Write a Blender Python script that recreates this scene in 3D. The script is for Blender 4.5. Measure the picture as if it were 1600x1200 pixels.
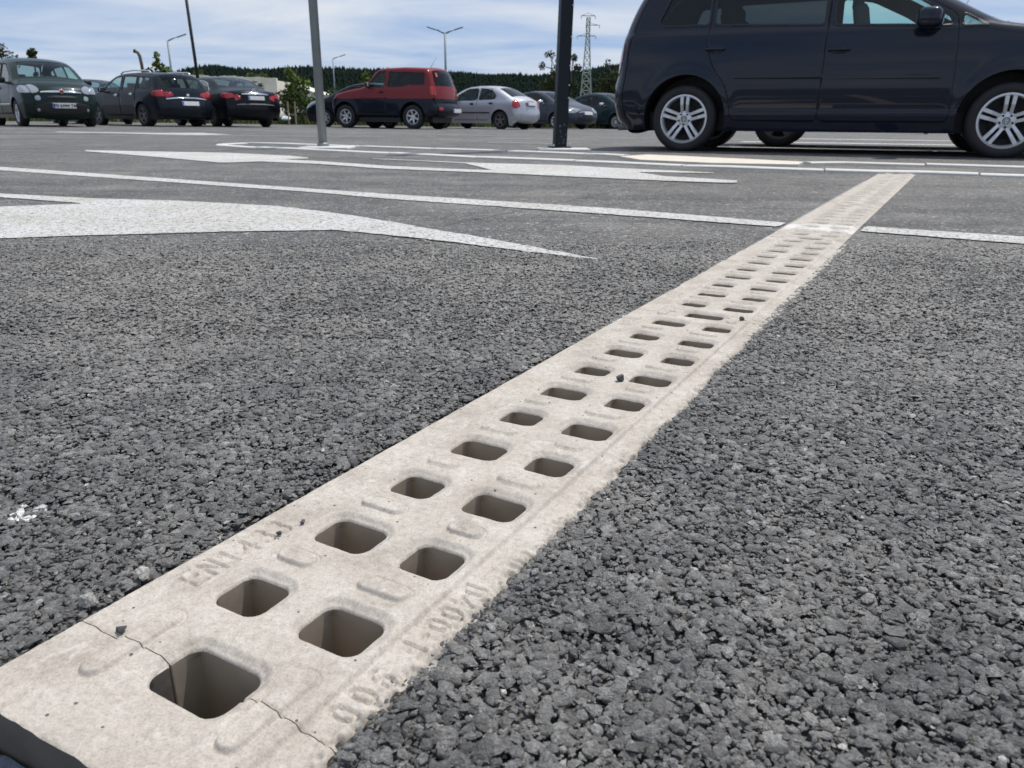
import bpy, bmesh, math, random
import numpy as np
from mathutils import Vector, Matrix, Euler

for o in list(bpy.data.objects):
    bpy.data.objects.remove(o)
scene = bpy.context.scene
COL = scene.collection
rad = math.radians

# ------------------------------------------------------------------ camera
PITCH, ROLL, CAMH = 19.175, 0.4, 0.32
cam_d = bpy.data.cameras.new('camera')
cam = bpy.data.objects.new('camera', cam_d)
COL.objects.link(cam)
cam_d.sensor_width = 36.0
cam_d.lens = 1202 / 1600 * 36.0
cam_d.clip_start = 0.02
cam_d.clip_end = 6000
_p, _r = rad(PITCH), rad(ROLL)
_f = Vector((0, math.cos(_p), -math.sin(_p)))
_R0 = Vector((1, 0, 0)); _U0 = Vector((0, math.sin(_p), math.cos(_p)))
_R = _R0 * math.cos(_r) + _U0 * math.sin(_r)
_U = -_R0 * math.sin(_r) + _U0 * math.cos(_r)
cam.matrix_world = Matrix(((_R.x, _U.x, -_f.x, 0), (_R.y, _U.y, -_f.y, 0), (_R.z, _U.z, -_f.z, CAMH), (0, 0, 0, 1)))
cam_d.dof.use_dof = True
cam_d.dof.focus_distance = 0.85
cam_d.dof.aperture_fstop = 19
scene.camera = cam

# ------------------------------------------------------------------ sky and sun
SUN_AZ, SUN_EL = 46.0, 66.0            # degrees, azimuth from +Y towards +X
world = bpy.data.worlds.new('World')
scene.world = world
world.use_nodes = True
wn, wl = world.node_tree.nodes, world.node_tree.links
wn.clear()
w_out = wn.new('ShaderNodeOutputWorld'); w_bg = wn.new('ShaderNodeBackground')
sky = wn.new('ShaderNodeTexSky'); sky.sky_type = 'NISHITA'; sky.sun_disc = False
sky.sun_elevation = rad(SUN_EL); sky.sun_rotation = rad(SUN_AZ % 360)
sky.altitude = 300; sky.air_density = 1.0; sky.dust_density = 0.0; sky.ozone_density = 3.0
tc = wn.new('ShaderNodeTexCoord')
sep = wn.new('ShaderNodeSeparateXYZ'); wl.new(tc.outputs['Generated'], sep.inputs[0])
def wmath(op, a, b=None, clamp=False):
    n = wn.new('ShaderNodeMath'); n.operation = op; n.use_clamp = clamp
    for i, v in enumerate((a, b)):
        if v is None: continue
        if isinstance(v, (int, float)): n.inputs[i].default_value = v
        else: wl.new(v, n.inputs[i])
    return n.outputs[0]
zc = wmath('ADD', wmath('MAXIMUM', sep.outputs['Z'], 0.0), 0.10)
cx = wmath('DIVIDE', sep.outputs['X'], zc); cy = wmath('DIVIDE', sep.outputs['Y'], zc)
comb = wn.new('ShaderNodeCombineXYZ'); wl.new(cx, comb.inputs[0]); wl.new(cy, comb.inputs[1])
mp = wn.new('ShaderNodeMapping'); mp.inputs['Rotation'].default_value = (0, 0, rad(14)); mp.inputs['Scale'].default_value = (0.75, 1.0, 1)
wl.new(comb.outputs[0], mp.inputs[0])
nz = wn.new('ShaderNodeTexNoise'); nz.inputs['Scale'].default_value = 0.85; nz.inputs['Detail'].default_value = 8; nz.inputs['Roughness'].default_value = 0.55; nz.inputs['Distortion'].default_value = 0.35
wl.new(mp.outputs[0], nz.inputs['Vector'])
cr = wn.new('ShaderNodeValToRGB'); cr.color_ramp.elements[0].position = 0.36; cr.color_ramp.elements[1].position = 0.66
cr.color_ramp.elements[0].color = (0.0, 0.0, 0.0, 1); cr.color_ramp.elements[1].color = (0.9, 0.9, 0.9, 1)
wl.new(nz.outputs['Fac'], cr.inputs[0])
cmix = wn.new('ShaderNodeMixRGB')
veil = wn.new('ShaderNodeMixRGB'); veil.inputs[0].default_value = 0.80; veil.inputs[2].default_value = (3.4, 4.75, 7.5, 1)   # thin even cirrus veil
wl.new(sky.outputs[0], veil.inputs[1])
wl.new(cr.outputs[0], cmix.inputs[0]); wl.new(veil.outputs[0], cmix.inputs[1])
cmix.inputs[2].default_value = (7.6, 8.0, 8.6, 1)
wl.new(cmix.outputs[0], w_bg.inputs[0])
w_bg.inputs[1].default_value = 0.10
wl.new(w_bg.outputs[0], w_out.inputs[0])

sun_d = bpy.data.lights.new('sun', 'SUN'); sun_d.energy = 4.2; sun_d.angle = rad(0.6); sun_d.color = (1.0, 0.96, 0.9)
sun = bpy.data.objects.new('sun', sun_d); COL.objects.link(sun)
_s = Vector((math.sin(rad(SUN_AZ)) * math.cos(rad(SUN_EL)), math.cos(rad(SUN_AZ)) * math.cos(rad(SUN_EL)), math.sin(rad(SUN_EL))))
sun.rotation_euler = (-_s).to_track_quat('-Z', 'Y').to_euler()
sun.location = (0, 0, 30)
vs = scene.view_settings
vs.view_transform = 'Standard'; vs.look = 'None'; vs.exposure = 0.0; vs.gamma = 1.0; vs.use_curve_mapping = False

# ------------------------------------------------------------------ helpers
rng = np.random.default_rng(7)
random.seed(5)

def tag(o, label=None, cat=None, group=None, kind=None):
    if label: o['label'] = label
    if cat: o['category'] = cat
    if group: o['group'] = group
    if kind: o['kind'] = kind
    return o

def empty(name, loc=(0, 0, 0), rz=0, parent=None):
    o = bpy.data.objects.new(name, None); COL.objects.link(o)
    o.location = loc; o.rotation_euler = (0, 0, rz); o.empty_display_size = 0.1
    if parent: o.parent = parent
    return o

def mkobj(name, V, Fc, mat, parent=None, smooth=False, mats=None, mi=None):
    me = bpy.data.meshes.new(name)
    V = np.asarray(V, dtype=float).reshape(-1, 3)
    me.from_pydata(V.tolist(), [], [list(map(int, f)) for f in Fc])
    for m in (mats or [mat]): me.materials.append(m)
    if mi is not None: me.polygons.foreach_set('material_index', np.asarray(mi, dtype=np.int32))
    if smooth: me.polygons.foreach_set('use_smooth', np.ones(len(me.polygons), dtype=bool))
    me.update()
    o = bpy.data.objects.new(name, me); COL.objects.link(o)
    if parent: o.parent = parent
    return o

def trimesh(name, V, T, mats, mi=None, smooth=False):
    me = bpy.data.meshes.new(name)
    n = len(T)
    me.vertices.add(len(V)); me.vertices.foreach_set('co', np.ascontiguousarray(V, dtype=np.float32).ravel())
    me.loops.add(n * 3); me.loops.foreach_set('vertex_index', np.ascontiguousarray(T, dtype=np.int32).ravel())
    me.polygons.add(n); me.polygons.foreach_set('loop_start', np.arange(0, n * 3, 3, dtype=np.int32))
    for m in mats: me.materials.append(m)
    if mi is not None: me.polygons.foreach_set('material_index', np.asarray(mi, dtype=np.int32))
    me.polygons.foreach_set('use_smooth', np.full(n, smooth, dtype=bool))
    me.update(calc_edges=True); me.validate()
    o = bpy.data.objects.new(name, me); COL.objects.link(o)
    return o

class MB:
    def __init__(s): s.V = []; s.F = []
    def add(s, V, Fc):
        b = len(s.V); s.V += [tuple(v) for v in V]; s.F += [[b + i for i in f] for f in Fc]
    def box(s, c, d, M=None):
        x, y, z = d[0] / 2, d[1] / 2, d[2] / 2
        P = [Vector(p) for p in ((-x, -y, -z), (x, -y, -z), (x, y, -z), (-x, y, -z), (-x, -y, z), (x, -y, z), (x, y, z), (-x, y, z))]
        if M: P = [M @ p for p in P]
        s.add([p + Vector(c) for p in P], [(0, 3, 2, 1), (4, 5, 6, 7), (0, 1, 5, 4), (1, 2, 6, 5), (2, 3, 7, 6), (3, 0, 4, 7)])
        return s
    def rbox(s, c, d, r=0.02, M=None, seg=2):
        bm = bmesh.new(); bmesh.ops.create_cube(bm, size=1)
        for v in bm.verts: v.co = Vector((v.co.x * d[0], v.co.y * d[1], v.co.z * d[2]))
        bmesh.ops.bevel(bm, geom=bm.edges[:], offset=min(r, min(d) * 0.49), segments=seg, profile=0.5, affect='EDGES')
        bm.verts.index_update()
        V = [(M @ v.co if M else v.co) + Vector(c) for v in bm.verts]
        s.add(V, [[v.index for v in f.verts] for f in bm.faces]); bm.free()
        return s
    def tube(s, pts, rads, n=8, cap=True):
        pts = [Vector(p) for p in pts]
        if isinstance(rads, (int, float)): rads = [rads] * len(pts)
        V = []; prev = None
        for i, p in enumerate(pts):
            t = (pts[min(i + 1, len(pts) - 1)] - pts[max(i - 1, 0)])
            if t.length < 1e-9: t = Vector((0, 0, 1))
            t.normalize()
            a = Vector((0, 0, 1)) if abs(t.z) < 0.9 else Vector((1, 0, 0))
            if prev is not None: a = prev
            u = (a - t * a.dot(t)).normalized(); prev = u; w = t.cross(u)
            V += [p + (u * math.cos(2 * math.pi * k / n) + w * math.sin(2 * math.pi * k / n)) * rads[i] for k in range(n)]
        Fc = [(i * n + k, i * n + (k + 1) % n, (i + 1) * n + (k + 1) % n, (i + 1) * n + k) for i in range(len(pts) - 1) for k in range(n)]
        if cap: Fc += [tuple(range(n - 1, -1, -1)), tuple((len(pts) - 1) * n + k for k in range(n))]
        s.add(V, Fc); return s
    def lathe_y(s, prof, n=32, closed=False):
        # prof: (radius, y); axis along Y
        V = [(r * math.cos(2 * math.pi * k / n), y, r * math.sin(2 * math.pi * k / n)) for r, y in prof for k in range(n)]
        m = len(prof); Fc = []
        for i in range(m if closed else m - 1):
            j = (i + 1) % m
            Fc += [(i * n + k, i * n + (k + 1) % n, j * n + (k + 1) % n, j * n + k) for k in range(n)]
        s.add(V, Fc); return s
    def build(s, name, mat, parent=None, smooth=False):
        return mkobj(name, s.V, s.F, mat, parent, smooth)

def clip_grid(xs, ys, Fv):
    """cells of a grid clipped to Fv <= 0 (marching squares)"""
    nx, ny = Fv.shape
    ins = Fv <= 0
    idx = -np.ones((nx, ny), dtype=np.int64)
    ii, jj = np.nonzero(ins)
    idx[ii, jj] = np.arange(len(ii))
    V = [np.stack([xs[ii], ys[jj]], 1)]
    cnt = len(ii)
    c = ins[:-1, :-1].astype(int) + ins[1:, :-1] + ins[1:, 1:] + ins[:-1, 1:]
    fi, fj = np.nonzero(c == 4)
    faces = np.stack([idx[fi, fj], idx[fi + 1, fj], idx[fi + 1, fj + 1], idx[fi, fj + 1]], 1).tolist()
    ev = {}; extra = []
    def edge(a, b):
        nonlocal cnt
        k = (a, b) if a < b else (b, a)
        if k not in ev:
            fa, fb = Fv[k[0]], Fv[k[1]]
            t = min(max(fa / (fa - fb), 0.02), 0.98)
            extra.append((xs[k[0][0]] * (1 - t) + xs[k[1][0]] * t, ys[k[0][1]] * (1 - t) + ys[k[1][1]] * t))
            ev[k] = cnt; cnt += 1
        return ev[k]
    for i, j in zip(*np.nonzero((c > 0) & (c < 4))):
        cs = [(i, j), (i + 1, j), (i + 1, j + 1), (i, j + 1)]
        poly = []
        for k in range(4):
            a, b = cs[k], cs[(k + 1) % 4]
            if ins[a]: poly.append(int(idx[a]))
            if ins[a] != ins[b]: poly.append(edge(a, b))
        if len(poly) >= 3: faces.append(poly)
    if extra: V.append(np.array(extra))
    return np.concatenate(V), faces

def boundary_edges(faces):
    d = {}
    for f in faces:
        for k in range(len(f)):
            a, b = f[k], f[(k + 1) % len(f)]
            if (b, a) in d: del d[(b, a)]
            else: d[(a, b)] = 1
    return list(d.keys())

def sd_poly(px, py, poly):
    poly = np.asarray(poly, float)
    d = np.full(px.shape, 1e9); s = np.ones(px.shape)
    n = len(poly)
    for i in range(n):
        a = poly[i]; b = poly[i - 1]
        e = b - a; wx = px - a[0]; wy = py - a[1]
        t = np.clip((wx * e[0] + wy * e[1]) / (e @ e + 1e-12), 0, 1)
        bx = wx - e[0] * t; by = wy - e[1] * t
        d = np.minimum(d, bx * bx + by * by)
        c1 = py >= a[1]; c2 = py < b[1]; c3 = e[0] * wy > e[1] * wx
        s = np.where((c1 & c2 & c3) | (~c1 & ~c2 & ~c3), -s, s)
    return s * np.sqrt(d)

def sd_line(px, py, pts):
    d = np.full(px.shape, 1e9)
    for a, b in zip(pts[:-1], pts[1:]):
        ex, ey = b[0] - a[0], b[1] - a[1]
        wx, wy = px - a[0], py - a[1]
        t = np.clip((wx * ex + wy * ey) / (ex * ex + ey * ey + 1e-12), 0, 1)
        d = np.minimum(d, np.hypot(wx - ex * t, wy - ey * t))
    return d

def sd_rrect(px, py, cx, cy, hx, hy, r):
    qx = np.abs(px - cx) - hx + r; qy = np.abs(py - cy) - hy + r
    return np.minimum(np.maximum(qx, qy), 0) + np.hypot(np.maximum(qx, 0), np.maximum(qy, 0)) - r

def sstep(a, b, x):
    t = np.clip((x - a) / (b - a), 0, 1); return t * t * (3 - 2 * t)

_tab = rng.random((256, 256))
def vnoise(x, y, sc, seed=0):
    x = np.asarray(x) * sc + seed * 17.3; y = np.asarray(y) * sc + seed * 5.7
    xi = np.floor(x).astype(int); yi = np.floor(y).astype(int)
    fx = x - xi; fy = y - yi; fx = fx * fx * (3 - 2 * fx); fy = fy * fy * (3 - 2 * fy)
    g = lambda a, b: _tab[a % 256, b % 256]
    return (g(xi, yi) * (1 - fx) + g(xi + 1, yi) * fx) * (1 - fy) + (g(xi, yi + 1) * (1 - fx) + g(xi + 1, yi + 1) * fx) * fy - 0.5

def chaikin(P, it=2, closed=False):
    P = [np.array(p, float) for p in P]
    for _ in range(it):
        Q = [] if closed else [P[0]]
        m = len(P)
        for i in range(m if closed else m - 1):
            a, b = P[i], P[(i + 1) % m]
            Q += [a * 0.75 + b * 0.25, a * 0.25 + b * 0.75]
        if not closed: Q.append(P[-1])
        P = Q
    return np.array(P)

def round_poly(P, r, closed=True, n=5):
    P = [np.array(p, float) for p in P]; out = []; m = len(P)
    for i in range(m):
        if not closed and i in (0, m - 1): out.append(P[i]); continue
        a, b, c = P[i - 1], P[i], P[(i + 1) % m]
        la, lc = np.linalg.norm(a - b), np.linalg.norm(c - b)
        d = min(r, 0.45 * la, 0.45 * lc)
        p, q = b + (a - b) / la * d, b + (c - b) / lc * d
        for t in np.linspace(0, 1, n): out.append(p * (1 - t) ** 2 + 2 * b * t * (1 - t) + q * t * t)
    return np.array(out)

# ------------------------------------------------------------------ materials
def new_mat(name):
    m = bpy.data.materials.new(name); m.use_nodes = True
    return m, m.node_tree.nodes, m.node_tree.links, m.node_tree.nodes['Principled BSDF']

def pmat(name, col, rough=0.5, metal=0.0, coat=0.0, spec=0.5, noise=0.0, nscale=30.0, bump=0.0, emis=None):
    m, n, l, b = new_mat(name)
    b.inputs['Base Color'].default_value = (*col, 1); b.inputs['Roughness'].default_value = rough
    b.inputs['Metallic'].default_value = metal; b.inputs['Coat Weight'].default_value = coat
    b.inputs['Coat Roughness'].default_value = 0.04; b.inputs['Specular IOR Level'].default_value = spec
    if noise or bump:
        t = n.new('ShaderNodeTexCoord'); nt = n.new('ShaderNodeTexNoise')
        nt.inputs['Scale'].default_value = nscale; nt.inputs['Detail'].default_value = 6
        l.new(t.outputs['Object'], nt.inputs['Vector'])
        if noise:
            mx = n.new('ShaderNodeMixRGB')
            mx.inputs[1].default_value = (*[c * (1 - noise) for c in col], 1); mx.inputs[2].default_value = (*[min(1, c * (1 + noise)) for c in col], 1)
            l.new(nt.outputs['Fac'], mx.inputs[0]); l.new(mx.outputs[0], b.inputs['Base Color'])
        if bump:
            bp = n.new('ShaderNodeBump'); bp.inputs['Strength'].default_value = 1.0; bp.inputs['Distance'].default_value = bump
            l.new(nt.outputs['Fac'], bp.inputs['Height']); l.new(bp.outputs[0], b.inputs['Normal'])
    return m

def glass_mat(name, tint):
    m = bpy.data.materials.new(name); m.use_nodes = True
    n, l = m.node_tree.nodes, m.node_tree.links; n.clear()
    o = n.new('ShaderNodeOutputMaterial'); mx = n.new('ShaderNodeMixShader'); g_ = n.new('ShaderNodeNewGeometry'); dp = n.new('ShaderNodeVectorMath'); dp.operation = 'DOT_PRODUCT'
    l.new(g_.outputs['Incoming'], dp.inputs[0]); l.new(g_.outputs['Normal'], dp.inputs[1])
    om = mathn(n, l, 'SUBTRACT', 1.0, mathn(n, l, 'ABSOLUTE', dp.outputs['Value']))
    fr = mathn(n, l, 'ADD', 0.04, mathn(n, l, 'MULTIPLY', 0.96, mathn(n, l, 'POWER', om, 5.0)))
    tr = n.new('ShaderNodeBsdfTransparent'); tr.inputs[0].default_value = (*tint, 1)
    gl = n.new('ShaderNodeBsdfGlossy'); gl.inputs['Roughness'].default_value = 0.02; gl.inputs['Color'].default_value = (0.8, 0.82, 0.82, 1)
    l.new(fr, mx.inputs[0]); l.new(tr.outputs[0], mx.inputs[1]); l.new(gl.outputs[0], mx.inputs[2]); l.new(mx.outputs[0], o.inputs[0])
    return m

def ramp(n, l, src, stops):
    r = n.new('ShaderNodeValToRGB'); e = r.color_ramp.elements
    while len(e) < len(stops): e.new(0.5)
    for k, (p, c) in enumerate(stops):
        e[k].position = p; e[k].color = (*c, 1) if len(c) == 3 else c
    l.new(src, r.inputs[0]); return r.outputs[0]

def nnode(n, l, kind, vec, **kw):
    t = n.new(kind)
    for k, v in kw.items():
        if k in ('feature', 'distance'): setattr(t, k, v)
        else: t.inputs[k].default_value = v
    l.new(vec, t.inputs['Vector']); return t

def mixrgb(n, l, fac, a, b, mode='MIX'):
    x = n.new('ShaderNodeMixRGB'); x.blend_type = mode
    for i, v in ((0, fac), (1, a), (2, b)):
        if isinstance(v, (int, float)): x.inputs[i].default_value = v
        elif isinstance(v, tuple): x.inputs[i].default_value = (*v, 1)
        else: l.new(v, x.inputs[i])
    return x.outputs[0]

def mathn(n, l, op, a, b=0.0, clamp=False):
    x = n.new('ShaderNodeMath'); x.operation = op; x.use_clamp = clamp
    for i, v in ((0, a), (1, b)):
        if isinstance(v, (int, float)): x.inputs[i].default_value = v
        else: l.new(v, x.inputs[i])
    return x.outputs[0]

# asphalt sheet: aggregate too small to pick apart further off
def asphalt_mat():
    m, n, l, b = new_mat('asphalt')
    g = n.new('ShaderNodeNewGeometry'); pos = g.outputs['Position']
    big = nnode(n, l, 'ShaderNodeTexNoise', pos, Scale=0.55, Detail=5.0, Roughness=0.6)
    mid = nnode(n, l, 'ShaderNodeTexNoise', pos, Scale=7.0, Detail=6.0, Roughness=0.65)
    vo = nnode(n, l, 'ShaderNodeTexVoronoi', pos, Scale=105.0, Randomness=1.0)
    ve = nnode(n, l, 'ShaderNodeTexVoronoi', pos, feature='DISTANCE_TO_EDGE', Scale=105.0)
    fine = nnode(n, l, 'ShaderNodeTexNoise', pos, Scale=420.0, Detail=3.0)
    sepc = n.new('ShaderNodeSeparateColor'); l.new(vo.outputs['Color'], sepc.inputs[0])
    stone = ramp(n, l, sepc.outputs[0], [(0.0, (0.085, 0.083, 0.079)), (0.6, (0.162, 0.158, 0.150)), (0.93, (0.235, 0.229, 0.217)), (0.99, (0.42, 0.41, 0.38))])
    crev = ramp(n, l, ve.outputs['Distance'], [(0.0, (0.012, 0.012, 0.013)), (0.16, (1, 1, 1))])
    c1 = mixrgb(n, l, 0.85, stone, crev, 'MULTIPLY')
    tone = ramp(n, l, big.outputs['Fac'], [(0.3, (0.78, 0.78, 0.79)), (0.7, (1.25, 1.24, 1.22))])
    c2 = mixrgb(n, l, 1.0, c1, tone, 'MULTIPLY')
    tone2 = ramp(n, l, mid.outputs['Fac'], [(0.28, (0.70, 0.70, 0.71)), (0.5, (1.0, 1.0, 1.0)), (0.75, (1.28, 1.27, 1.24))])
    c3 = mixrgb(n, l, 1.0, c2, tone2, 'MULTIPLY')
    dust = nnode(n, l, 'ShaderNodeTexNoise', pos, Scale=2.3, Detail=6.0, Roughness=0.65)
    c3 = mixrgb(n, l, ramp(n, l, dust.outputs['Fac'], [(0.48, (0, 0, 0)), (0.75, (0.55, 0.55, 0.55))]), c3, (0.25, 0.235, 0.21))
    oil = nnode(n, l, 'ShaderNodeTexNoise', pos, Scale=1.9, Detail=4.0, Roughness=0.55, Distortion=0.8)
    c3 = mixrgb(n, l, ramp(n, l, oil.outputs['Fac'], [(0.64, (0, 0, 0)), (0.72, (0.5, 0.5, 0.5))]), c3, (0.055, 0.054, 0.052))
    mt = n.new('ShaderNodeMapping'); mt.inputs['Rotation'].default_value = (0, 0, 0.5138); mt.inputs['Scale'].default_value = (0.12, 1.6, 1.0); l.new(pos, mt.inputs[0])
    tyre = nnode(n, l, 'ShaderNodeTexNoise', mt.outputs[0], Scale=1.6, Detail=5.0, Roughness=0.6)
    c3 = mixrgb(n, l, 1.0, c3, ramp(n, l, tyre.outputs['Fac'], [(0.36, (0.72, 0.72, 0.73)), (0.5, (1, 1, 1)), (0.66, (1.14, 1.13, 1.11))]), 'MULTIPLY')
    l.new(c3, b.inputs['Base Color'])
    b.inputs['Roughness'].default_value = 0.7; b.inputs['Specular IOR Level'].default_value = 0.35
    h = mathn(n, l, 'ADD', mathn(n, l, 'MULTIPLY', mathn(n, l, 'MINIMUM', ve.outputs['Distance'], 0.3), 2.2), mathn(n, l, 'MULTIPLY', fine.outputs['Fac'], 0.35))
    h = mathn(n, l, 'ADD', h, mathn(n, l, 'MULTIPLY', sepc.outputs[1], 0.6))
    bp = n.new('ShaderNodeBump'); bp.inputs['Strength'].default_value = 0.9; bp.inputs['Distance'].default_value = 0.003
    l.new(h, bp.inputs['Height']); l.new(bp.outputs[0], b.inputs['Normal'])
    return m

def stone_mat(name, stops, bumpd=0.0022, rough=0.55):
    m, n, l, b = new_mat(name)
    g = n.new('ShaderNodeNewGeometry'); pos = g.outputs['Position']
    c = ramp(n, l, g.outputs['Random Per Island'], stops)
    nt = nnode(n, l, 'ShaderNodeTexNoise', pos, Scale=380.0, Detail=6.0, Roughness=0.75)
    vo = nnode(n, l, 'ShaderNodeTexVoronoi', pos, Scale=520.0, Randomness=1.0)
    du = nnode(n, l, 'ShaderNodeTexNoise', pos, Scale=9.0, Detail=5.0, Roughness=0.6)
    dust = nnode(n, l, 'ShaderNodeTexNoise', pos, Scale=2.3, Detail=6.0, Roughness=0.65)
    c = mixrgb(n, l, 1.0, c, ramp(n, l, nt.outputs['Fac'], [(0.34, (0.45, 0.45, 0.45)), (0.52, (1.0, 1.0, 1.0)), (0.70, (1.9, 1.9, 1.88))]), 'MULTIPLY')
    c = mixrgb(n, l, 1.0, c, ramp(n, l, du.outputs['Fac'], [(0.32, (0.78, 0.78, 0.79)), (0.7, (1.28, 1.27, 1.25))]), 'MULTIPLY')
    sy = n.new('ShaderNodeSeparateXYZ'); l.new(pos, sy.inputs[0])
    mr = n.new('ShaderNodeMapRange'); mr.inputs[1].default_value = 0.75; mr.inputs[2].default_value = 1.7; mr.inputs[3].default_value = -0.03; mr.inputs[4].default_value = 0.12; l.new(sy.outputs[1], mr.inputs[0])
    c = mixrgb(n, l, ramp(n, l, mathn(n, l, 'ADD', dust.outputs['Fac'], mr.outputs[0]), [(0.46, (0, 0, 0)), (0.78, (0.75, 0.75, 0.75))]), c, (0.30, 0.285, 0.26))
    l.new(c, b.inputs['Base Color'])
    b.inputs['Roughness'].default_value = rough; b.inputs['Specular IOR Level'].default_value = 0.5
    h = mathn(n, l, 'ADD', nt.outputs['Fac'], mathn(n, l, 'MULTIPLY', vo.outputs['Distance'], 0.5))
    bp = n.new('ShaderNodeBump'); bp.inputs['Strength'].default_value = 1.0; bp.inputs['Distance'].default_value = bumpd
    l.new(h, bp.inputs['Height']); l.new(bp.outputs[0], b.inputs['Normal'])
    return m

def paint_mat(name, col, wear=0.43):
    m, n, l, b = new_mat(name)
    g = n.new('ShaderNodeNewGeometry'); pos = g.outputs['Position']
    vo = nnode(n, l, 'ShaderNodeTexVoronoi', pos, feature='DISTANCE_TO_EDGE', Scale=110.0)
    nt = nnode(n, l, 'ShaderNodeTexNoise', pos, Scale=60.0, Detail=6.0, Roughness=0.75)
    nb = nnode(n, l, 'ShaderNodeTexNoise', pos, Scale=2.6, Detail=5.0, Roughness=0.65)
    dirt = ramp(n, l, nb.outputs['Fac'], [(0.35, tuple(c for c in col)), (0.62, tuple(c * k for c, k in zip(col, (0.86, 0.83, 0.78))))])
    s = mathn(n, l, 'ADD', nt.outputs['Fac'], mathn(n, l, 'MULTIPLY', mathn(n, l, 'MINIMUM', vo.outputs['Distance'], 0.2), 0.75))
    hole = ramp(n, l, s, [(wear - 0.03, (0, 0, 0)), (wear + 0.02, (1, 1, 1))])
    l.new(mixrgb(n, l, hole, (0.10, 0.10, 0.10), dirt), b.inputs['Base Color'])
    b.inputs['Roughness'].default_value = 0.7
    bp = n.new('ShaderNodeBump'); bp.inputs['Strength'].default_value = 1.0; bp.inputs['Distance'].default_value = 0.007
    l.new(s, bp.inputs['Height']); l.new(bp.outputs[0], b.inputs['Normal'])
    return m

D = np.array([0.49173, 0.87075]); N = np.array([0.87075, -0.49173])   # drain direction and its right
CO = np.array([-0.3163, 0.3938])                                       # origin on the drain's left edge
def UV(u, v): return CO + D * u + N * v
def toUV(P):
    P = np.asarray(P) - CO; return P @ D, P @ N

def concrete_mat(name, paint_line=None):
    m, n, l, b = new_mat(name)
    g = n.new('ShaderNodeNewGeometry'); pos = g.outputs['Position']
    a = nnode(n, l, 'ShaderNodeTexNoise', pos, Scale=14.0, Detail=7.0, Roughness=0.62)
    f = nnode(n, l, 'ShaderNodeTexNoise', pos, Scale=160.0, Detail=5.0, Roughness=0.7)
    st = nnode(n, l, 'ShaderNodeTexNoise', pos, Scale=38.0, Detail=8.0, Roughness=0.7, Distortion=1.2)
    c = ramp(n, l, a.outputs['Fac'], [(0.28, (0.330, 0.292, 0.248)), (0.5, (0.422, 0.381, 0.332)), (0.72, (0.49, 0.450, 0.402))])
    c = mixrgb(n, l, 1.0, c, ramp(n, l, f.outputs['Fac'], [(0.3, (0.78, 0.77, 0.75)), (0.5, (1.0, 1.0, 1.0)), (0.68, (1.12, 1.12, 1.12))]), 'MULTIPLY')
    c = mixrgb(n, l, ramp(n, l, st.outputs['Fac'], [(0.56, (0, 0, 0)), (0.70, (0.7, 0.7, 0.7))]), c, (0.57, 0.54, 0.50))
    vo = nnode(n, l, 'ShaderNodeTexVoronoi', pos, Scale=85.0, Randomness=1.0)
    vs_ = n.new('ShaderNodeSeparateColor'); l.new(vo.outputs['Color'], vs_.inputs[0])
    pr_ = mathn(n, l, 'MULTIPLY', mathn(n, l, 'LESS_THAN', vo.outputs['Distance'], 0.10), mathn(n, l, 'GREATER_THAN', vs_.outputs[0], 0.72))
    c = mixrgb(n, l, pr_, c, (0.10, 0.09, 0.08))
    ff = nnode(n, l, 'ShaderNodeTexNoise', pos, Scale=620.0, Detail=4.0, Roughness=0.7)
    c = mixrgb(n, l, 1.0, c, ramp(n, l, ff.outputs['Fac'], [(0.32, (0.74, 0.73, 0.71)), (0.5, (1.0, 1.0, 1.0)), (0.70, (1.12, 1.12, 1.12))]), 'MULTIPLY')
    scf = nnode(n, l, 'ShaderNodeTexNoise', pos, Scale=26.0, Detail=9.0, Roughness=0.8)
    c = mixrgb(n, l, ramp(n, l, scf.outputs['Fac'], [(0.66, (0, 0, 0)), (0.73, (0.5, 0.5, 0.5))]), c, (0.20, 0.185, 0.17))
    if paint_line:
        sp = n.new('ShaderNodeSeparateXYZ'); l.new(pos, sp.inputs[0])
        dt = mathn(n, l, 'ADD', mathn(n, l, 'MULTIPLY', sp.outputs[0], float(D[0])), mathn(n, l, 'MULTIPLY', sp.outputs[1], float(D[1])))
        off = mathn(n, l, 'ABSOLUTE', mathn(n, l, 'SUBTRACT', dt, paint_line[0]))
        off = mathn(n, l, 'ADD', off, mathn(n, l, 'MULTIPLY', mathn(n, l, 'SUBTRACT', st.outputs['Fac'], 0.5), 0.12))
        k = mathn(n, l, 'MULTIPLY', mathn(n, l, 'LESS_THAN', off, paint_line[1]), ramp(n, l, a.outputs['Fac'], [(0.40, (0.15, 0.15, 0.15)), (0.56, (1, 1, 1))]))
        k = mathn(n, l, 'MULTIPLY', k, mathn(n, l, 'GREATER_THAN', sp.outputs[2], -0.006))
        c = mixrgb(n, l, mathn(n, l, 'MULTIPLY', k, 0.45), c, (0.72, 0.71, 0.68))
    l.new(c, b.inputs['Base Color']); b.inputs['Roughness'].default_value = 0.8; b.inputs['Specular IOR Level'].default_value = 0.3
    h = mathn(n, l, 'SUBTRACT', mathn(n, l, 'ADD', mathn(n, l, 'MULTIPLY', f.outputs['Fac'], 0.6), mathn(n, l, 'MULTIPLY', ff.outputs['Fac'], 0.4)), pr_)
    bp = n.new('ShaderNodeBump'); bp.inputs['Strength'].default_value = 0.7; bp.inputs['Distance'].default_value = 0.0009
    l.new(h, bp.inputs['Height']); l.new(bp.outputs[0], b.inputs['Normal'])
    return m

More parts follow.
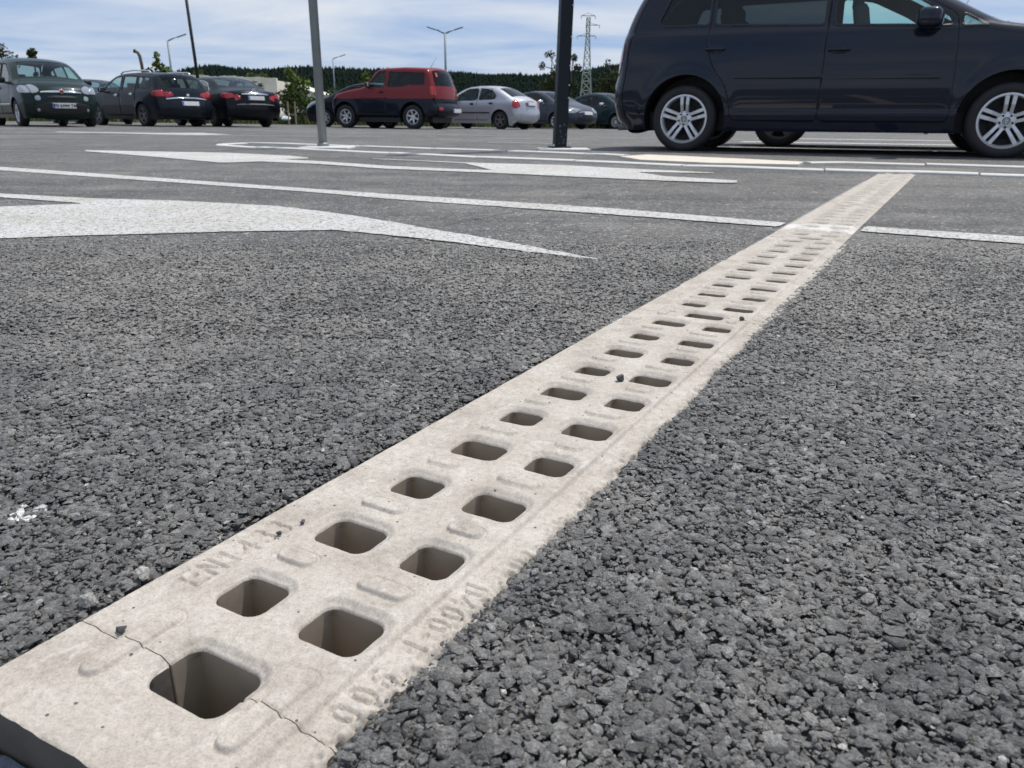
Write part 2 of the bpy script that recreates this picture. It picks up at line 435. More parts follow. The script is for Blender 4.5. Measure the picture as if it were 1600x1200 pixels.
M_ASPH = asphalt_mat()
M_STONE = stone_mat('asphalt_aggregate', [(0.0, (0.098, 0.096, 0.092)), (0.4, (0.145, 0.142, 0.136)), (0.85, (0.190, 0.186, 0.178)), (1.0, (0.26, 0.254, 0.243))])
M_PSTONE = stone_mat('painted_aggregate', [(0.0, (0.55, 0.55, 0.54)), (0.25, (0.78, 0.78, 0.76)), (1.0, (0.80, 0.80, 0.78))])
M_PALE = stone_mat('pale_stone', [(0.0, (0.36, 0.35, 0.33)), (1.0, (0.5, 0.48, 0.45))])
M_CHIP = pmat('dark_chip', (0.05, 0.05, 0.052), 0.6, noise=0.4, nscale=300, bump=0.001)
M_PAINT = paint_mat('road_paint', (0.60, 0.595, 0.575), 0.515)
M_PAINT2 = paint_mat('faded_road_paint', (0.50, 0.50, 0.49), 0.5)
M_KERB = pmat('kerb_concrete', (0.55, 0.54, 0.51), 0.8, noise=0.15, nscale=25, bump=0.002)
M_SLAB = pmat('cream_concrete', (0.57, 0.52, 0.44), 0.8, noise=0.18, nscale=6, bump=0.002)
M_DARK = pmat('dark_soil', (0.03, 0.028, 0.026), 0.95, noise=0.3, nscale=40, bump=0.004)

# ------------------------------------------------------------------ ground
def gz(X, Y):
    X = np.asarray(X, float); Y = np.asarray(Y, float)
    z = -0.0055 * np.clip(Y - 8, 0, 37) - 0.006 * np.clip(X, -20, 20) * np.clip((Y - 8) / 12, 0, 1)
    z = z - (0.0032 + 0.0036 * (1 - sstep(0.9, 1.4, Y))) * (1 - sstep(1.9, 2.5, Y)) * (np.abs(X) < 50)
    return z

U_END0, U_JOINT, U_LEN, U_N = -0.0245, 0.0527, 1.0442, 5
U_STOP = 5.36
CW = 0.2275                                     # drain width
def axis(lo, hi, near, grow):
    out = [0.0]; st = near
    while out[-1] < hi: out.append(out[-1] + st); st = min(st * grow, 250)
    neg = [0.0]; st = near
    while neg[-1] > lo: neg.append(neg[-1] - st); st = min(st * grow, 250)
    return np.array(sorted(set(neg[1:] + out)))
gx = axis(-3000, 3000, 0.09, 1.07); gy = axis(-400, 4000, 0.08, 1.06)
GX, GY = np.meshgrid(gx, gy, indexing='ij')
gu, gv = (GX - CO[0]) * D[0] + (GY - CO[1]) * D[1], (GX - CO[0]) * N[0] + (GY - CO[1]) * N[1]
hole = np.maximum(np.maximum(-1.0 - gu, gu - 6.2), np.maximum(-0.9 - gv, gv - 1.15))
V2, Fg = clip_grid(gx, gy, -hole)
GV = np.column_stack([V2, gz(V2[:, 0], V2[:, 1])])
# finer border sheet round the drain's cut-out, tucked just under the surrounding sheet
bu = np.unique(np.concatenate([np.linspace(-1.25, 6.45, 90), [-0.42, U_STOP]])); bv = np.unique(np.concatenate([np.linspace(-1.15, 1.4, 20), [0.004, CW - 0.012]]))
BU, BV = np.meshgrid(bu, bv, indexing='ij')
BP = CO[None] + BU.ravel()[:, None] * D[None] + BV.ravel()[:, None] * N[None]
bz = gz(BP[:, 0], BP[:, 1]) - 0.0009
bi = np.arange(BU.size).reshape(BU.shape) + len(GV)
for i in range(len(bu) - 1):
    for j in range(len(bv) - 1):
        uc, vc = (bu[i] + bu[i + 1]) / 2, (bv[j] + bv[j + 1]) / 2
        if -0.42 < uc < U_STOP and 0.004 < vc < CW - 0.012: continue
        Fg.append([int(bi[i, j]), int(bi[i, j + 1]), int(bi[i + 1, j + 1]), int(bi[i + 1, j])][::-1])
GV = np.vstack([GV, np.column_stack([BP, bz])])
ground = mkobj('asphalt_ground', GV, Fg, M_ASPH, smooth=True)
tag(ground, 'grey asphalt of the car park', None, kind='structure')

# aggregate of the near asphalt, one heap of stones nobody could count
def protos(count, npts, seed):
    r = np.random.default_rng(seed); out = []
    for _ in range(count):
        bm = bmesh.new()
        P = r.normal(size=(npts, 3)); P /= np.linalg.norm(P, axis=1)[:, None]
        P *= r.uniform(0.78, 1.08, (npts, 1)); P *= np.array([1.0, r.uniform(0.6, 0.95), r.uniform(0.5, 0.78)])
        for p in P: bm.verts.new(p)
        bmesh.ops.convex_hull(bm, input=bm.verts[:])
        bmesh.ops.triangulate(bm, faces=bm.faces[:])
        bm.normal_update()
        dead = [f for f in bm.faces if f.normal.z < -0.45]
        bmesh.ops.delete(bm, geom=dead, context='FACES')
        loose = [v for v in bm.verts if not v.link_faces]
        bmesh.ops.delete(bm, geom=loose, context='VERTS')
        bm.verts.index_update()
        out.append((np.array([v.co[:] for v in bm.verts]), np.array([[v.index for v in f.verts] for f in bm.faces])))
        bm.free()
    return out

PATCH = [(-0.469, 0.609), (-0.446, 0.600), (-0.423, 0.589), (-0.397, 0.575), (-0.399, 0.567), (-0.418, 0.572), (-0.434, 0.580), (-0.456, 0.589)]
ARROW1 = [(-2.147, 3.295), (-1.682, 3.123), (-1.298, 3.053), (-0.883, 2.902), (-0.706, 2.769), (-0.516, 2.606), (-0.19, 2.265), (-0.087, 2.166), (0.213, 1.831), (0.212, 1.822), (-0.044, 1.995), (-0.176, 2.092), (-0.366, 2.202), (-0.521, 2.285), (-0.795, 2.245), (-1.121, 2.166), (-1.386, 2.089), (-1.599, 2.005), (-2.053, 2.605), (-1.841, 2.81), (-1.593, 2.933), (-2.049, 3.14), (-2.572, 3.291), (-2.678, 3.431)]
LINE1 = [(-3.934, 5.317), (-3.213, 4.986), (-0.878, 3.586), (-0.557, 3.4), (0.351, 2.905), (0.877, 2.527), (1.119, 2.438), (1.259, 2.36), (1.483, 2.252), (1.9, 2.0), (1.85, 1.89), (1.399, 2.118), (1.2, 2.244), (1.068, 2.323), (0.838, 2.41), (0.329, 2.719), (-0.525, 3.195), (-0.84, 3.426), (-3.017, 4.674), (-3.701, 4.995)]

def scatter(spacing, y0, y1, rmean, rsd, rmin, rmax, protolist, seed, ztop, zsd, margin=0.0):
    r = np.random.default_rng(seed)
    xs = np.arange(-2.2, 2.4, spacing); ys = np.arange(y0, y1, spacing * 0.87)
    X, Y = np.meshgrid(xs, ys); X = X + (np.arange(len(ys)) % 2)[:, None] * spacing / 2
    X = (X + r.uniform(-0.48, 0.48, X.shape) * spacing).ravel(); Y = (Y + r.uniform(-0.48, 0.48, Y.shape) * spacing).ravel()
    u, v = (X - CO[0]) * D[0] + (Y - CO[1]) * D[1], (X - CO[0]) * N[0] + (Y - CO[1]) * N[1]
    R = np.clip(r.lognormal(np.log(rmean), rsd, X.shape), rmin, rmax)
    # the right side overlaps the ragged concrete edge, the left side butts against it
    edge = CW + 0.0026 * (vnoise(u, 0 * u, 14, 3) + vnoise(u, 0 * u, 45, 4) * 0.9) * 2
    keep = (np.abs(X) < 0.74 * Y + 0.22) & ((v < -R * (0.55 + 0.3 * r.random(X.shape))) | (v > edge + R * (0.75 + 0.4 * r.random(X.shape))) | (u < -0.40))
    keep &= r.random(X.shape) < (1 - 0.75 * sstep(1.95, 2.3, Y))
    a1 = sd_poly(X, Y, ARROW1); l1 = sd_poly(X, Y, LINE1)
    keep &= (a1 > 0.002) & (l1 > 0.002)
    X, Y, R, u, v = X[keep], Y[keep], R[keep], u[keep], v[keep]
    pt = sd_poly(X, Y, PATCH) + 0.003 + vnoise(X, Y, 120, 5) * 0.03
    # gentle unevenness of the rolled surface
    und = 0.0016 * vnoise(X, Y, 14, 8) * 2 + 0.001 * vnoise(X, Y, 40, 9) * 2
    near = np.minimum(np.abs(v), np.abs(v - CW))
    und = und - 0.002 * np.exp(-(near / 0.012) ** 2) * (v < 0.1)
    und = und - 0.0035 * sstep(1.7, 2.35, Y)
    pid = r.integers(0, len(protolist), len(X))
    Vs, Ts, Ms = [], [], []; base = 0
    for k, (pv, pt_) in enumerate(protolist):
        s = np.nonzero(pid == k)[0]
        if not len(s): continue
        az = r.uniform(0, 2 * np.pi, len(s)); tx = r.normal(0, 0.15, len(s)); ty = r.normal(0, 0.15, len(s))
        ca, sa = np.cos(az)[:, None], np.sin(az)[:, None]
        x, y, z = pv[:, 0][None] * R[s][:, None], pv[:, 1][None] * R[s][:, None], pv[:, 2][None] * R[s][:, None]
        x2, y2 = x * ca - y * sa, x * sa + y * ca
        z2 = z + x2 * np.sin(tx)[:, None] + y2 * np.sin(ty)[:, None]
        top = z2.max(1)
        roll = np.clip(r.normal(0.19 if y0 < 1 else 0.28, 0.14, len(s)), 0, 0.5) * R[s]          # how much the roller has pressed flat
        lim = (top - roll)[:, None] + x2 * r.normal(0, 0.10, len(s))[:, None] + y2 * r.normal(0, 0.10, len(s))[:, None]
        z2 = np.minimum(z2, lim); top = z2.max(1)
        zz = z2 - top[:, None] + (ztop + r.normal(0, zsd, len(s)) + und[s])[:, None]
        Vs.append(np.stack([x2 + X[s][:, None], y2 + Y[s][:, None], zz], -1).reshape(-1, 3))
        nv = len(pv)
        Ts.append((pt_[None] + (base + np.arange(len(s)) * nv)[:, None, None]).reshape(-1, 3))
        Ms.append(np.repeat(np.where(pt[s] < 0, 1, np.where((R[s] < 0.0042) & (r.random(len(s)) < 0.010), 2, 0)), len(pt_)))
        base += nv * len(s)
    return np.concatenate(Vs), np.concatenate(Ts), np.concatenate(Ms)

parts = [scatter(0.0068, 0.12, 1.12, 0.0047, 0.42, 0.0022, 0.0120, protos(18, 15, 1), 11, 0.0004, 0.0009),
         scatter(0.0047, 0.12, 1.12, 0.0024, 0.30, 0.0012, 0.0042, protos(8, 8, 2), 12, -0.0010, 0.0010),
         scatter(0.0070, 1.10, 2.32, 0.0049, 0.38, 0.0024, 0.0105, protos(12, 9, 3), 13, 0.0003, 0.0011)]
off = 0; VV, TT, MM = [], [], []
for v_, t_, m_ in parts:
    VV.append(v_); TT.append(t_ + off); MM.append(m_); off += len(v_)
stones = trimesh('asphalt_aggregate', np.concatenate(VV), np.concatenate(TT), [M_STONE, M_PSTONE, M_PALE], np.concatenate(MM), True)

tag(stones, 'coarse dark grey crushed stone of the near asphalt on both sides of the drain', 'aggregate', kind='stuff')

# ------------------------------------------------------------------ drain channel
M_CONC = concrete_mat('drain_concrete', None)
_pl = float(np.dot(D, (0.98, 2.42)))
M_CONC_P = concrete_mat('drain_concrete_with_paint', (_pl, 0.075))

STROKES = {
    'E': [[(0.6, 0), (0, 0), (0, 1), (0.6, 1)], [(0, 0.5), (0.5, 0.5)]],
    'N': [[(0, 0), (0, 1), (0.6, 0), (0.6, 1)]],
    '1': [[(0.05, 0.75), (0.3, 1), (0.3, 0)]],
    '4': [[(0.45, 0), (0.45, 1), (0, 0.33), (0.62, 0.33)]],
    '3': [[(0.02, 0.9), (0.2, 1), (0.42, 0.98), (0.55, 0.82), (0.5, 0.62), (0.25, 0.53), (0.5, 0.45), (0.58, 0.22), (0.42, 0.02), (0.2, 0), (0.0, 0.1)]],
    'D': [[(0, 0), (0, 1), (0.35, 1), (0.58, 0.8), (0.58, 0.2), (0.35, 0), (0, 0)]],
    '0': [[(0.3, 0), (0.52, 0.12), (0.58, 0.35), (0.58, 0.65), (0.52, 0.88), (0.3, 1), (0.08, 0.88), (0.02, 0.65), (0.02, 0.35), (0.08, 0.12), (0.3, 0)]],
    '9': [[(0.08, 0.06), (0.3, 0), (0.5, 0.14), (0.58, 0.45), (0.58, 0.7), (0.48, 0.94), (0.3, 1), (0.1, 0.93), (0.02, 0.72), (0.1, 0.52), (0.3, 0.45), (0.5, 0.55), (0.58, 0.7)]],
    'F': [[(0, 0), (0, 1), (0.58, 1)], [(0, 0.52), (0.45, 0.52)]],
    '-': [[(0.1, 0.48), (0.5, 0.48)]],
}
def lay_text(txt, u0, v0, h, adv, sgn):
    """sgn +1 reads away from the camera with its head to the left edge, -1 the other way round"""
    out = []; x = 0.0
    for ch in txt:
        if ch == ' ': x += adv * 0.55; continue
        for st in STROKES[ch]:
            out.append([(u0 + sgn * (x + px * h * 0.78), v0 - sgn * py * h) for px, py in st])
        x += adv
    return out

def unit_layout():
    holes, pads = [], []
    o, p = 0.0768, 0.0990
    for k in range(10):
        u = o + k * p
        wl = (0.0575, 0.1005) if k % 2 == 0 else (0.0575, 0.1105)
        wr = (0.1345, 0.1855) if k % 2 == 0 else (0.1425, 0.1855)
        holes.append((u, sum(wl) / 2, 0.0192, (wl[1] - wl[0]) / 2, 0.010))
        holes.append((u + 0.0015, sum(wr) / 2, 0.0192, (wr[1] - wr[0]) / 2, 0.010))
        if k < 9:
            um = u + p / 2
            pl = (0.057, 0.092) if k % 2 == 0 else (0.057, 0.101)
            prr = (0.136, 0.180) if k % 2 == 0 else (0.147, 0.180)
            for a, b in (pl, prr): pads.append(((um, a + 0.0085), (um, b - 0.0085), 0.0088))
    for ue in (0.0, U_LEN):
        holes.append((ue, 0.1215, 0.0205, 0.0315, 0.011))
        pads.append(((ue - 0.027, 0.056), (ue + 0.027, 0.056), 0.0088))
        pads.append(((ue - 0.027, 0.176), (ue + 0.027, 0.176), 0.0088))
    return holes, pads
HOLES, PADS = unit_layout()
TEXT = lay_text('EN1433', 0.066, 0.0335, 0.0225, 0.0172, 1) + lay_text('D400-F', 0.166, 0.2030, 0.0178, 0.0152, -1) + lay_text('900', 0.060, 0.2030, 0.0178, 0.0172, -1)
# worn, unreadable lettering near the far end of each unit
WORN = [[(0.885, 0.012), (0.885, 0.032)], [(0.893, 0.010), (0.897, 0.026)], [(0.925, 0.014), (0.932, 0.030)], [(0.944, 0.012), (0.95, 0.012)], [(0.955, 0.028), (0.962, 0.024)], [(0.972, 0.012), (0.972, 0.030), (0.985, 0.030)],
        [(0.985, 0.203), (0.985, 0.220)], [(0.972, 0.219), (0.964, 0.211), (0.972, 0.204), (0.977, 0.211)], [(0.955, 0.204), (0.955, 0.218)]]
RINGS = [(0.196, 0.018, 0.0095), (0.201, 0.213, 0.0095)]

def drain_mesh(u0, u1, res, seed, text=True, offset=0.0, rough_l=False):
    """top surface (height field) and slot walls, local u measured from the joint"""
    xs = [u0 - 2 * res]; st_ = res
    while xs[-1] < u1 + 2 * res:
        xs.append(xs[-1] + st_)
        if xs[-1] > 0.26: st_ = min(st_ * 1.02, max(res, 0.0022))
    xs = np.array(xs); ys = np.arange(-2 * res, CW + 0.016, res)
    X, Y = np.meshgrid(xs, ys, indexing='ij')
    fh = np.full(X.shape, 1e9)
    for cu, cv, hu, hv, r in HOLES:
        if cu + hu < u0 - 0.02 or cu - hu > u1 + 0.02: continue
        fh = np.minimum(fh, sd_rrect(X, Y, cu, cv, hu, hv, r))
    gu = X + offset
    wob = 0.0022 * vnoise(Y, 0 * Y, 70, 91) + 0.004 * vnoise(Y, 0 * Y, 22, 92)
    edge = CW + 0.0026 * (vnoise(gu, 0 * gu, 14, 3) + vnoise(gu, 0 * gu, 45, 4) * 0.9 + vnoise(gu, 0 * gu, 160, 6) * 1.1) * 2
    wob2 = wob
    fo = np.maximum.reduce([u0 + 0.00035 + wob - X, X - (u1 - 0.00035 + wob2), 0.0006 * vnoise(gu, 0 * gu, 60, 12) - Y, Y - edge])
    Fv = np.maximum(fo, -fh)
    V, Fc = clip_grid(xs, ys, Fv)
    def height(x, y):
        g = x + offset
        z = np.zeros(x.shape)
        z -= 0.0040 * (1 - sstep(0.0400, 0.0455, y)) + 0.0040 * sstep(0.1965, 0.2005, y)
        d = np.full(x.shape, 1e9)
        for cu, cv, hu, hv, r in HOLES:
            if cu + hu < u0 - 0.03 or cu - hu > u1 + 0.03: continue
            d = np.minimum(d, sd_rrect(x, y, cu, cv, hu, hv, r))
        z -= 0.0034 * (1 - sstep(0.0015, 0.0085, d)) + 0.0022 * np.clip(1 - d / 0.0018, 0, 1) ** 2
        for a, b, r in PADS:
            if max(a[0], b[0]) < u0 - 0.02 or min(a[0], b[0]) > u1 + 0.02: continue
            dd = sd_line(x, y, [a, b]) - r
            z += 0.0026 * (1 - sstep(-0.0020, 0.0004, dd)) - 0.0013 * np.exp(-((dd - 0.0010) / 0.0010) ** 2)
        if text:
            dt = np.full(x.shape, 1e9)
            for st in TEXT + WORN: dt = np.minimum(dt, sd_line(x, y, st))
            z -= 0.0027 * (1 - sstep(0.0010, 0.0018, dt))
            for cu, cv, r in RINGS: z -= 0.0006 * np.exp(-((np.hypot(x - cu, (y - cv)) - r) / 0.0007) ** 2)
        z += 0.0007 * vnoise(g, y, 35, 20) + 0.0004 * vnoise(g, y, 120, 21) + 0.00025 * vnoise(g, y, 420, 22)
        ed = edge_at(g) - y
        k = np.clip(1.3 - ed / 0.011, 0, 1)
        z += k * (0.0060 * vnoise(g, y, 260, 23) + 0.0065 * vnoise(g, y, 100, 24) - 0.0004) - 0.004 * np.clip(1 - ed / 0.005, 0, 1) ** 2
        z -= 0.0012 * np.clip(1 - y / 0.0018, 0, 1) ** 2
        for ue, w in ((u0, 1), (u1, 1)):      # chipped arrises at the joints
            de = np.abs(x - ue - 0.0022 * vnoise(y, 0 * y, 70, 91) - 0.004 * vnoise(y, 0 * y, 22, 92)); z -= 0.0010 * np.clip(1 - de / 0.0022, 0, 1) * np.clip(0.5 + 2.2 * vnoise(y, x, 130, 30), 0, 2)
        return z
    def edge_at(g): return CW + 0.0026 * (vnoise(g, 0 * g, 14, 3) + vnoise(g, 0 * g, 45, 4) * 0.9 + vnoise(g, 0 * g, 160, 6) * 1.1) * 2
    Z = height(V[:, 0], V[:, 1])
    top = np.column_stack([V[:, 0], -V[:, 1], Z])
    Fc = [f[::-1] for f in Fc]
    be = boundary_edges(Fc)
    bi = sorted({i for e in be for i in e}); mp_ = {v: k for k, v in enumerate(bi)}
    P0 = top[bi]; lev = [(0, 0.0), (-0.012, 0.0), (-0.075, 0.0)]
    WV = []
    for dz, _ in lev:
        Q = P0.copy()
        if dz:
            Q[:, 2] = dz
            for cu, cv, hu, hv, r_ in HOLES:
                a_, b_ = Q[:, 0] - cu, -Q[:, 1] - cv
                on = (np.abs(a_) < hu + 0.002) & (np.abs(b_) < hv + 0.002)
                k_ = np.maximum(np.abs(a_) / hu, np.abs(b_) / hv); k_ = np.where(on & (k_ > 0.5), k_, 1.0)
                edge_u = (np.abs(Q[:, 0] - u0) < 0.006) | (np.abs(Q[:, 0] - u1) < 0.006)
                k_ = np.where(edge_u, 1.0, k_)
                Q[:, 0] = np.where(on, cu + a_ / k_, Q[:, 0]); Q[:, 1] = np.where(on, -(cv + b_ / k_), Q[:, 1])
        WV.append(Q)
    nb = len(bi); WF = []
    for a, b in be:
        for k in range(len(lev) - 1):
            WF.append([mp_[b] + k * nb, mp_[a] + k * nb, mp_[a] + (k + 1) * nb, mp_[b] + (k + 1) * nb])
    return top, Fc, np.concatenate(WV), WF

def trough(mb, a, b):
    """U-shaped body below the slots, outer walls, floor and inner faces"""
    pr = [(0.006, -0.06), (0.006, -0.30), (CW - 0.02, -0.30), (CW - 0.02, -0.06), (CW - 0.045, -0.06), (CW - 0.05, -0.2), (CW - 0.09, -0.26), (0.09, -0.26), (0.05, -0.2), (0.045, -0.06)]
    n = len(pr)
    V = [(u, -v, z) for u in (a, b) for v, z in pr]
    mb.add(V, [(i, (i + 1) % n, n + (i + 1) % n, n + i) for i in range(n)])

RZ = math.atan2(D[1], D[0])
def drain_unit(name, label, u_start, mesh_top, mesh_wall, mesh_body, group='concrete drain units in one line'):
    p = UV(u_start, 0)
    r = empty(name, (p[0], p[1], 0), RZ)
    tag(r, label, 'drain channel', group)
    for nm, me in (('slotted_top', mesh_top), ('slot_walls', mesh_wall), ('trough', mesh_body)):
        o = bpy.data.objects.new(nm, me); COL.objects.link(o); o.parent = r
    return r

M_SLOT = pmat('slot_wall_concrete', (0.33, 0.272, 0.205), 0.85, noise=0.3, nscale=30, bump=0.001)
M_TROUGH = pmat('silted_trough', (0.032, 0.028, 0.024), 0.9, noise=0.3, nscale=25, bump=0.002)
def drain_data(u0, u1, res, seed, text, offset, mat):
    t, f, wv, wf = drain_mesh(u0, u1, res, seed, text, offset)
    res_ = []
    for nm, v_, f_, sm in (('slotted_top', t, f, True), ('slot_walls', wv, wf, False)):
        me = bpy.data.meshes.new(nm); me.from_pydata(v_.tolist(), [], [list(map(int, q)) for q in f_]); me.materials.append(mat if nm == 'slotted_top' else M_SLOT)
        me.polygons.foreach_set('use_smooth', np.full(len(me.polygons), sm, dtype=bool)); me.update(); res_.append(me)
    mb = MB(); trough(mb, u0 + 0.002, u1 - 0.002)
    me = bpy.data.meshes.new('trough'); me.from_pydata(mb.V, [], mb.F); me.materials.append(M_TROUGH); me.update(); res_.append(me)
    return res_

M_END_SHADE = pmat('shade_toned_end_concrete', (0.15, 0.128, 0.105), 0.9, noise=0.4, nscale=22, bump=0.002)  # darker colour stands in for the shade on the pit-side end face
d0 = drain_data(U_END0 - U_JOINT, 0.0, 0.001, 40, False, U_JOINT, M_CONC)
d0[1].materials.clear(); d0[1].materials.append(M_END_SHADE)
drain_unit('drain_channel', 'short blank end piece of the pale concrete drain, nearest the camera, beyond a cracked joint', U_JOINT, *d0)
d1 = drain_data(0.0, U_LEN, 0.00095, 50, True, U_JOINT, M_CONC)
drain_unit('drain_channel', 'nearest full unit of the slotted concrete drain, lettered EN1433 and D400-F900', U_JOINT, *d1)
d2 = drain_data(0.0, U_LEN, 0.0025, 60, True, U_JOINT + U_LEN, M_CONC_P)
ords = ['second full slotted concrete drain unit from the camera, nearer than the white line', 'third full slotted concrete drain unit from the camera, beyond the white line',
        'fourth full slotted concrete drain unit from the camera', 'farthest slotted concrete drain unit, cut off at the kerb of the island']
for k in range(1, 4):
    drain_unit('drain_channel', ords[k - 1], U_JOINT + U_LEN * k, *d2)
d5 = drain_data(0.0, U_STOP - (U_JOINT + 4 * U_LEN), 0.004, 70, False, U_JOINT + 4 * U_LEN, M_CONC_P)
drain_unit('drain_channel', ords[3], U_JOINT + 4 * U_LEN, *d5)

# open pit in front of the drain's end, with a crumpled plastic sheet in it
pit = MB()
c = [(-0.42, -0.003), (-0.42, CW + 0.004), (U_END0 - 0.001, CW + 0.004), (U_END0 - 0.001, -0.003)]
for k in range(4):
    if k == 2: continue
    a, b_ = c[k], c[(k + 1) % 4]
    pit.add([(a[0], -a[1], -0.003), (b_[0], -b_[1], -0.003), (b_[0], -b_[1], -0.36), (a[0], -a[1], -0.36)], [(0, 1, 2, 3)])
pit.add([(p[0], -p[1], -0.34) for p in c], [(0, 1, 2, 3)])
po = pit.build('drain_pit', M_DARK)
po.location = (CO[0], CO[1], 0); po.rotation_euler = (0, 0, RZ)
tag(po, 'dark open pit at the near end of the drain', None, kind='structure')
m_plastic = pmat('blue_grey_plastic', (0.045, 0.062, 0.085), 0.3, coat=0.3, bump=0.004, nscale=35)
xs = np.linspace(-0.30, U_END0 - 0.0035, 60); ys = np.linspace(-0.0, 0.15, 46)
XX, YY = np.meshgrid(xs, ys, indexing='ij')
zz = -0.027 + 0.012 * vnoise(XX, YY, 30, 41) + 0.010 * vnoise(XX, YY, 70, 42) - 0.06 * sstep(0.085, 0.115, YY + 0.03 * vnoise(XX, YY, 40, 44)) - 0.03 * sstep(-0.06, -0.20, XX)
idx = np.arange(60 * 46).reshape(60, 46)
q = [(idx[i, j], idx[i, j + 1], idx[i + 1, j + 1], idx[i + 1, j]) for i in range(59) for j in range(45)]
ps = mkobj('plastic_sheet', np.column_stack([XX.ravel(), -YY.ravel(), zz.ravel()]), q, m_plastic, smooth=True)
ps.location = (CO[0], CO[1], 0); ps.rotation_euler = (0, 0, RZ)
tag(ps, 'crumpled blue grey plastic sheet in the pit at the end of the drain', 'plastic sheet')

# loose stones lying on the drain
chips = protos(6, 14, 9)
def full_stone(seed):
    r = np.random.default_rng(seed); bm = bmesh.new()
    P = r.normal(size=(15, 3)); P /= np.linalg.norm(P, axis=1)[:, None]; P *= np.array([1, r.uniform(0.65, 0.9), r.uniform(0.55, 0.8)])
    for p in P: bm.verts.new(p)
    bmesh.ops.convex_hull(bm, input=bm.verts[:])
    loose = [v for v in bm.verts if not v.link_faces]; bmesh.ops.delete(bm, geom=loose, context='VERTS')
    bm.verts.index_update()
    V = np.array([v.co[:] for v in bm.verts]); Fc = [[v.index for v in f.verts] for f in bm.faces]; bm.free(); return V, Fc
LOOSE = [(0.0575, 0.036, 0.0046, M_CHIP, 'larger dark chip of stone lying on the drain joint at its left lip'),
         (0.224, 0.036, 0.0034, M_CHIP, 'dark chip of stone on the drain beside the end of the EN1433 lettering'),
         (0.200, 0.0335, 0.0030, M_CHIP, 'grey chip of stone below the last figure of EN1433'),
         (0.694, 0.131, 0.0070, M_CHIP, 'dark angular stone lying mid drain between two slots'),
         (0.104, -0.006, 0.0080, M_PALE, 'pale grey stone against the left edge of the drain'),
         (0.064, -0.008, 0.0085, M_PALE, 'second pale grey stone against the left edge, nearer the cracked joint'),
         (1.094, 0.187, 0.0060, M_CHIP, 'dark stone on the drain at its second joint')]
for k, (u, v, r, m, lab) in enumerate(LOOSE):
    V, Fc = full_stone(100 + k); p = UV(u, v)
    V = V * r; V[:, 2] -= V[:, 2].min()
    o = mkobj('loose_stone', V, Fc, m); o.location = (p[0], p[1], 0.0 if 0.045 < v < 0.195 else -0.0032)
    o.rotation_euler = (0, 0, k * 1.3)
    tag(o, lab, 'stone', 'loose stones')

# ------------------------------------------------------------------ painted markings
def flat_poly(name, poly, mat, lift=0.004, res=None, label=None, cat=None):
    poly = np.array(poly, float)
    x0, y0 = poly.min(0) - 0.02; x1, y1 = poly.max(0) + 0.02
    res = res or max((x1 - x0), (y1 - y0)) / 160
    xs = np.arange(x0, x1 + res, res); ys = np.arange(y0, y1 + res, res)
    X, Y = np.meshgrid(xs, ys, indexing='ij')
    f = sd_poly(X, Y, poly) + 0.012 * vnoise(X, Y, 60, 2)
    V, Fc = clip_grid(xs, ys, f)
    o = mkobj(name, np.column_stack([V, gz(V[:, 0], V[:, 1]) + lift]), Fc, mat, smooth=True)
    return tag(o, label, cat, kind='structure')

flat_poly('arrow_marking', ARROW1, M_PAINT, lift=0.0028, res=0.02, label='worn white painted arrow head nearest the camera on the left')
ARROW2 = [(-3.92, 7.34), (-2.484, 7.017), (-1.838, 6.58), (-1.62, 6.301), (-1.577, 6.191), (-1.751, 6.037), (-1.411, 5.827), (-0.868, 5.346), (-0.418, 5.083), (-0.129, 4.96), (-0.343, 5.675), (-0.778, 5.985), (-1.09, 6.18), (-1.103, 6.254), (-0.349, 5.785), (0.345, 5.551), (0.664, 5.285), (1.23, 4.879), (1.216, 4.822), (0.754, 4.893), (0.861, 4.557), (1.199, 4.263), (1.152, 4.093), (0.854, 4.19), (0.371, 4.438), (0.157, 4.565), (-0.123, 4.721), (-0.818, 5.034), (-1.329, 5.481), (-1.821, 5.734), (-2.026, 5.549), (-2.738, 6.197), (-3.815, 7.139)]
flat_poly('arrow_marking', ARROW2, M_PAINT, res=0.03, label='white painted double-headed arrow between the long line and the island')
# the long line stops at the drain on both sides
l1 = np.array(LINE1)
def split_line(side):
    x0, y0 = l1.min(0) - 0.05; x1, y1 = l1.max(0) + 0.05
    xs = np.arange(x0, x1, 0.025); ys = np.arange(y0, y1, 0.025)
    X, Y = np.meshgrid(xs, ys, indexing='ij')
    v = (X - CO[0]) * N[0] + (Y - CO[1]) * N[1]
    f = np.maximum(sd_poly(X, Y, l1) + 0.014 * vnoise(X, Y, 60, 2), (v + 0.002) if side < 0 else (CW + 0.001 - v))
    V, Fc = clip_grid(xs, ys, f)
    o = mkobj('lane_line', np.column_stack([V, gz(V[:, 0], V[:, 1]) + 0.0025]), Fc, M_PAINT, smooth=True)
    tag(o, 'long white painted line ' + ('left' if side < 0 else 'right') + ' of the drain', None, kind='structure')
split_line(-1); split_line(1)
def strip(name, a, b, w, mat, lab, lift=0.004):
    a, b = np.array(a, float), np.array(b, float); t = (b - a) / np.linalg.norm(b - a); n_ = np.array([-t[1], t[0]]) * w / 2
    k = max(2, int(np.linalg.norm(b - a) / 0.5)); V = []
    for i in range(k + 1):
        p = a + (b - a) * i / k
        for s in (1, -1):
            q_ = p + n_ * s; V.append((q_[0], q_[1], float(gz(q_[0], q_[1])) + lift))
    o = mkobj(name, V, [(2 * i, 2 * i + 1, 2 * i + 3, 2 * i + 2) for i in range(k)], mat)
    return tag(o, lab, None, kind='structure')
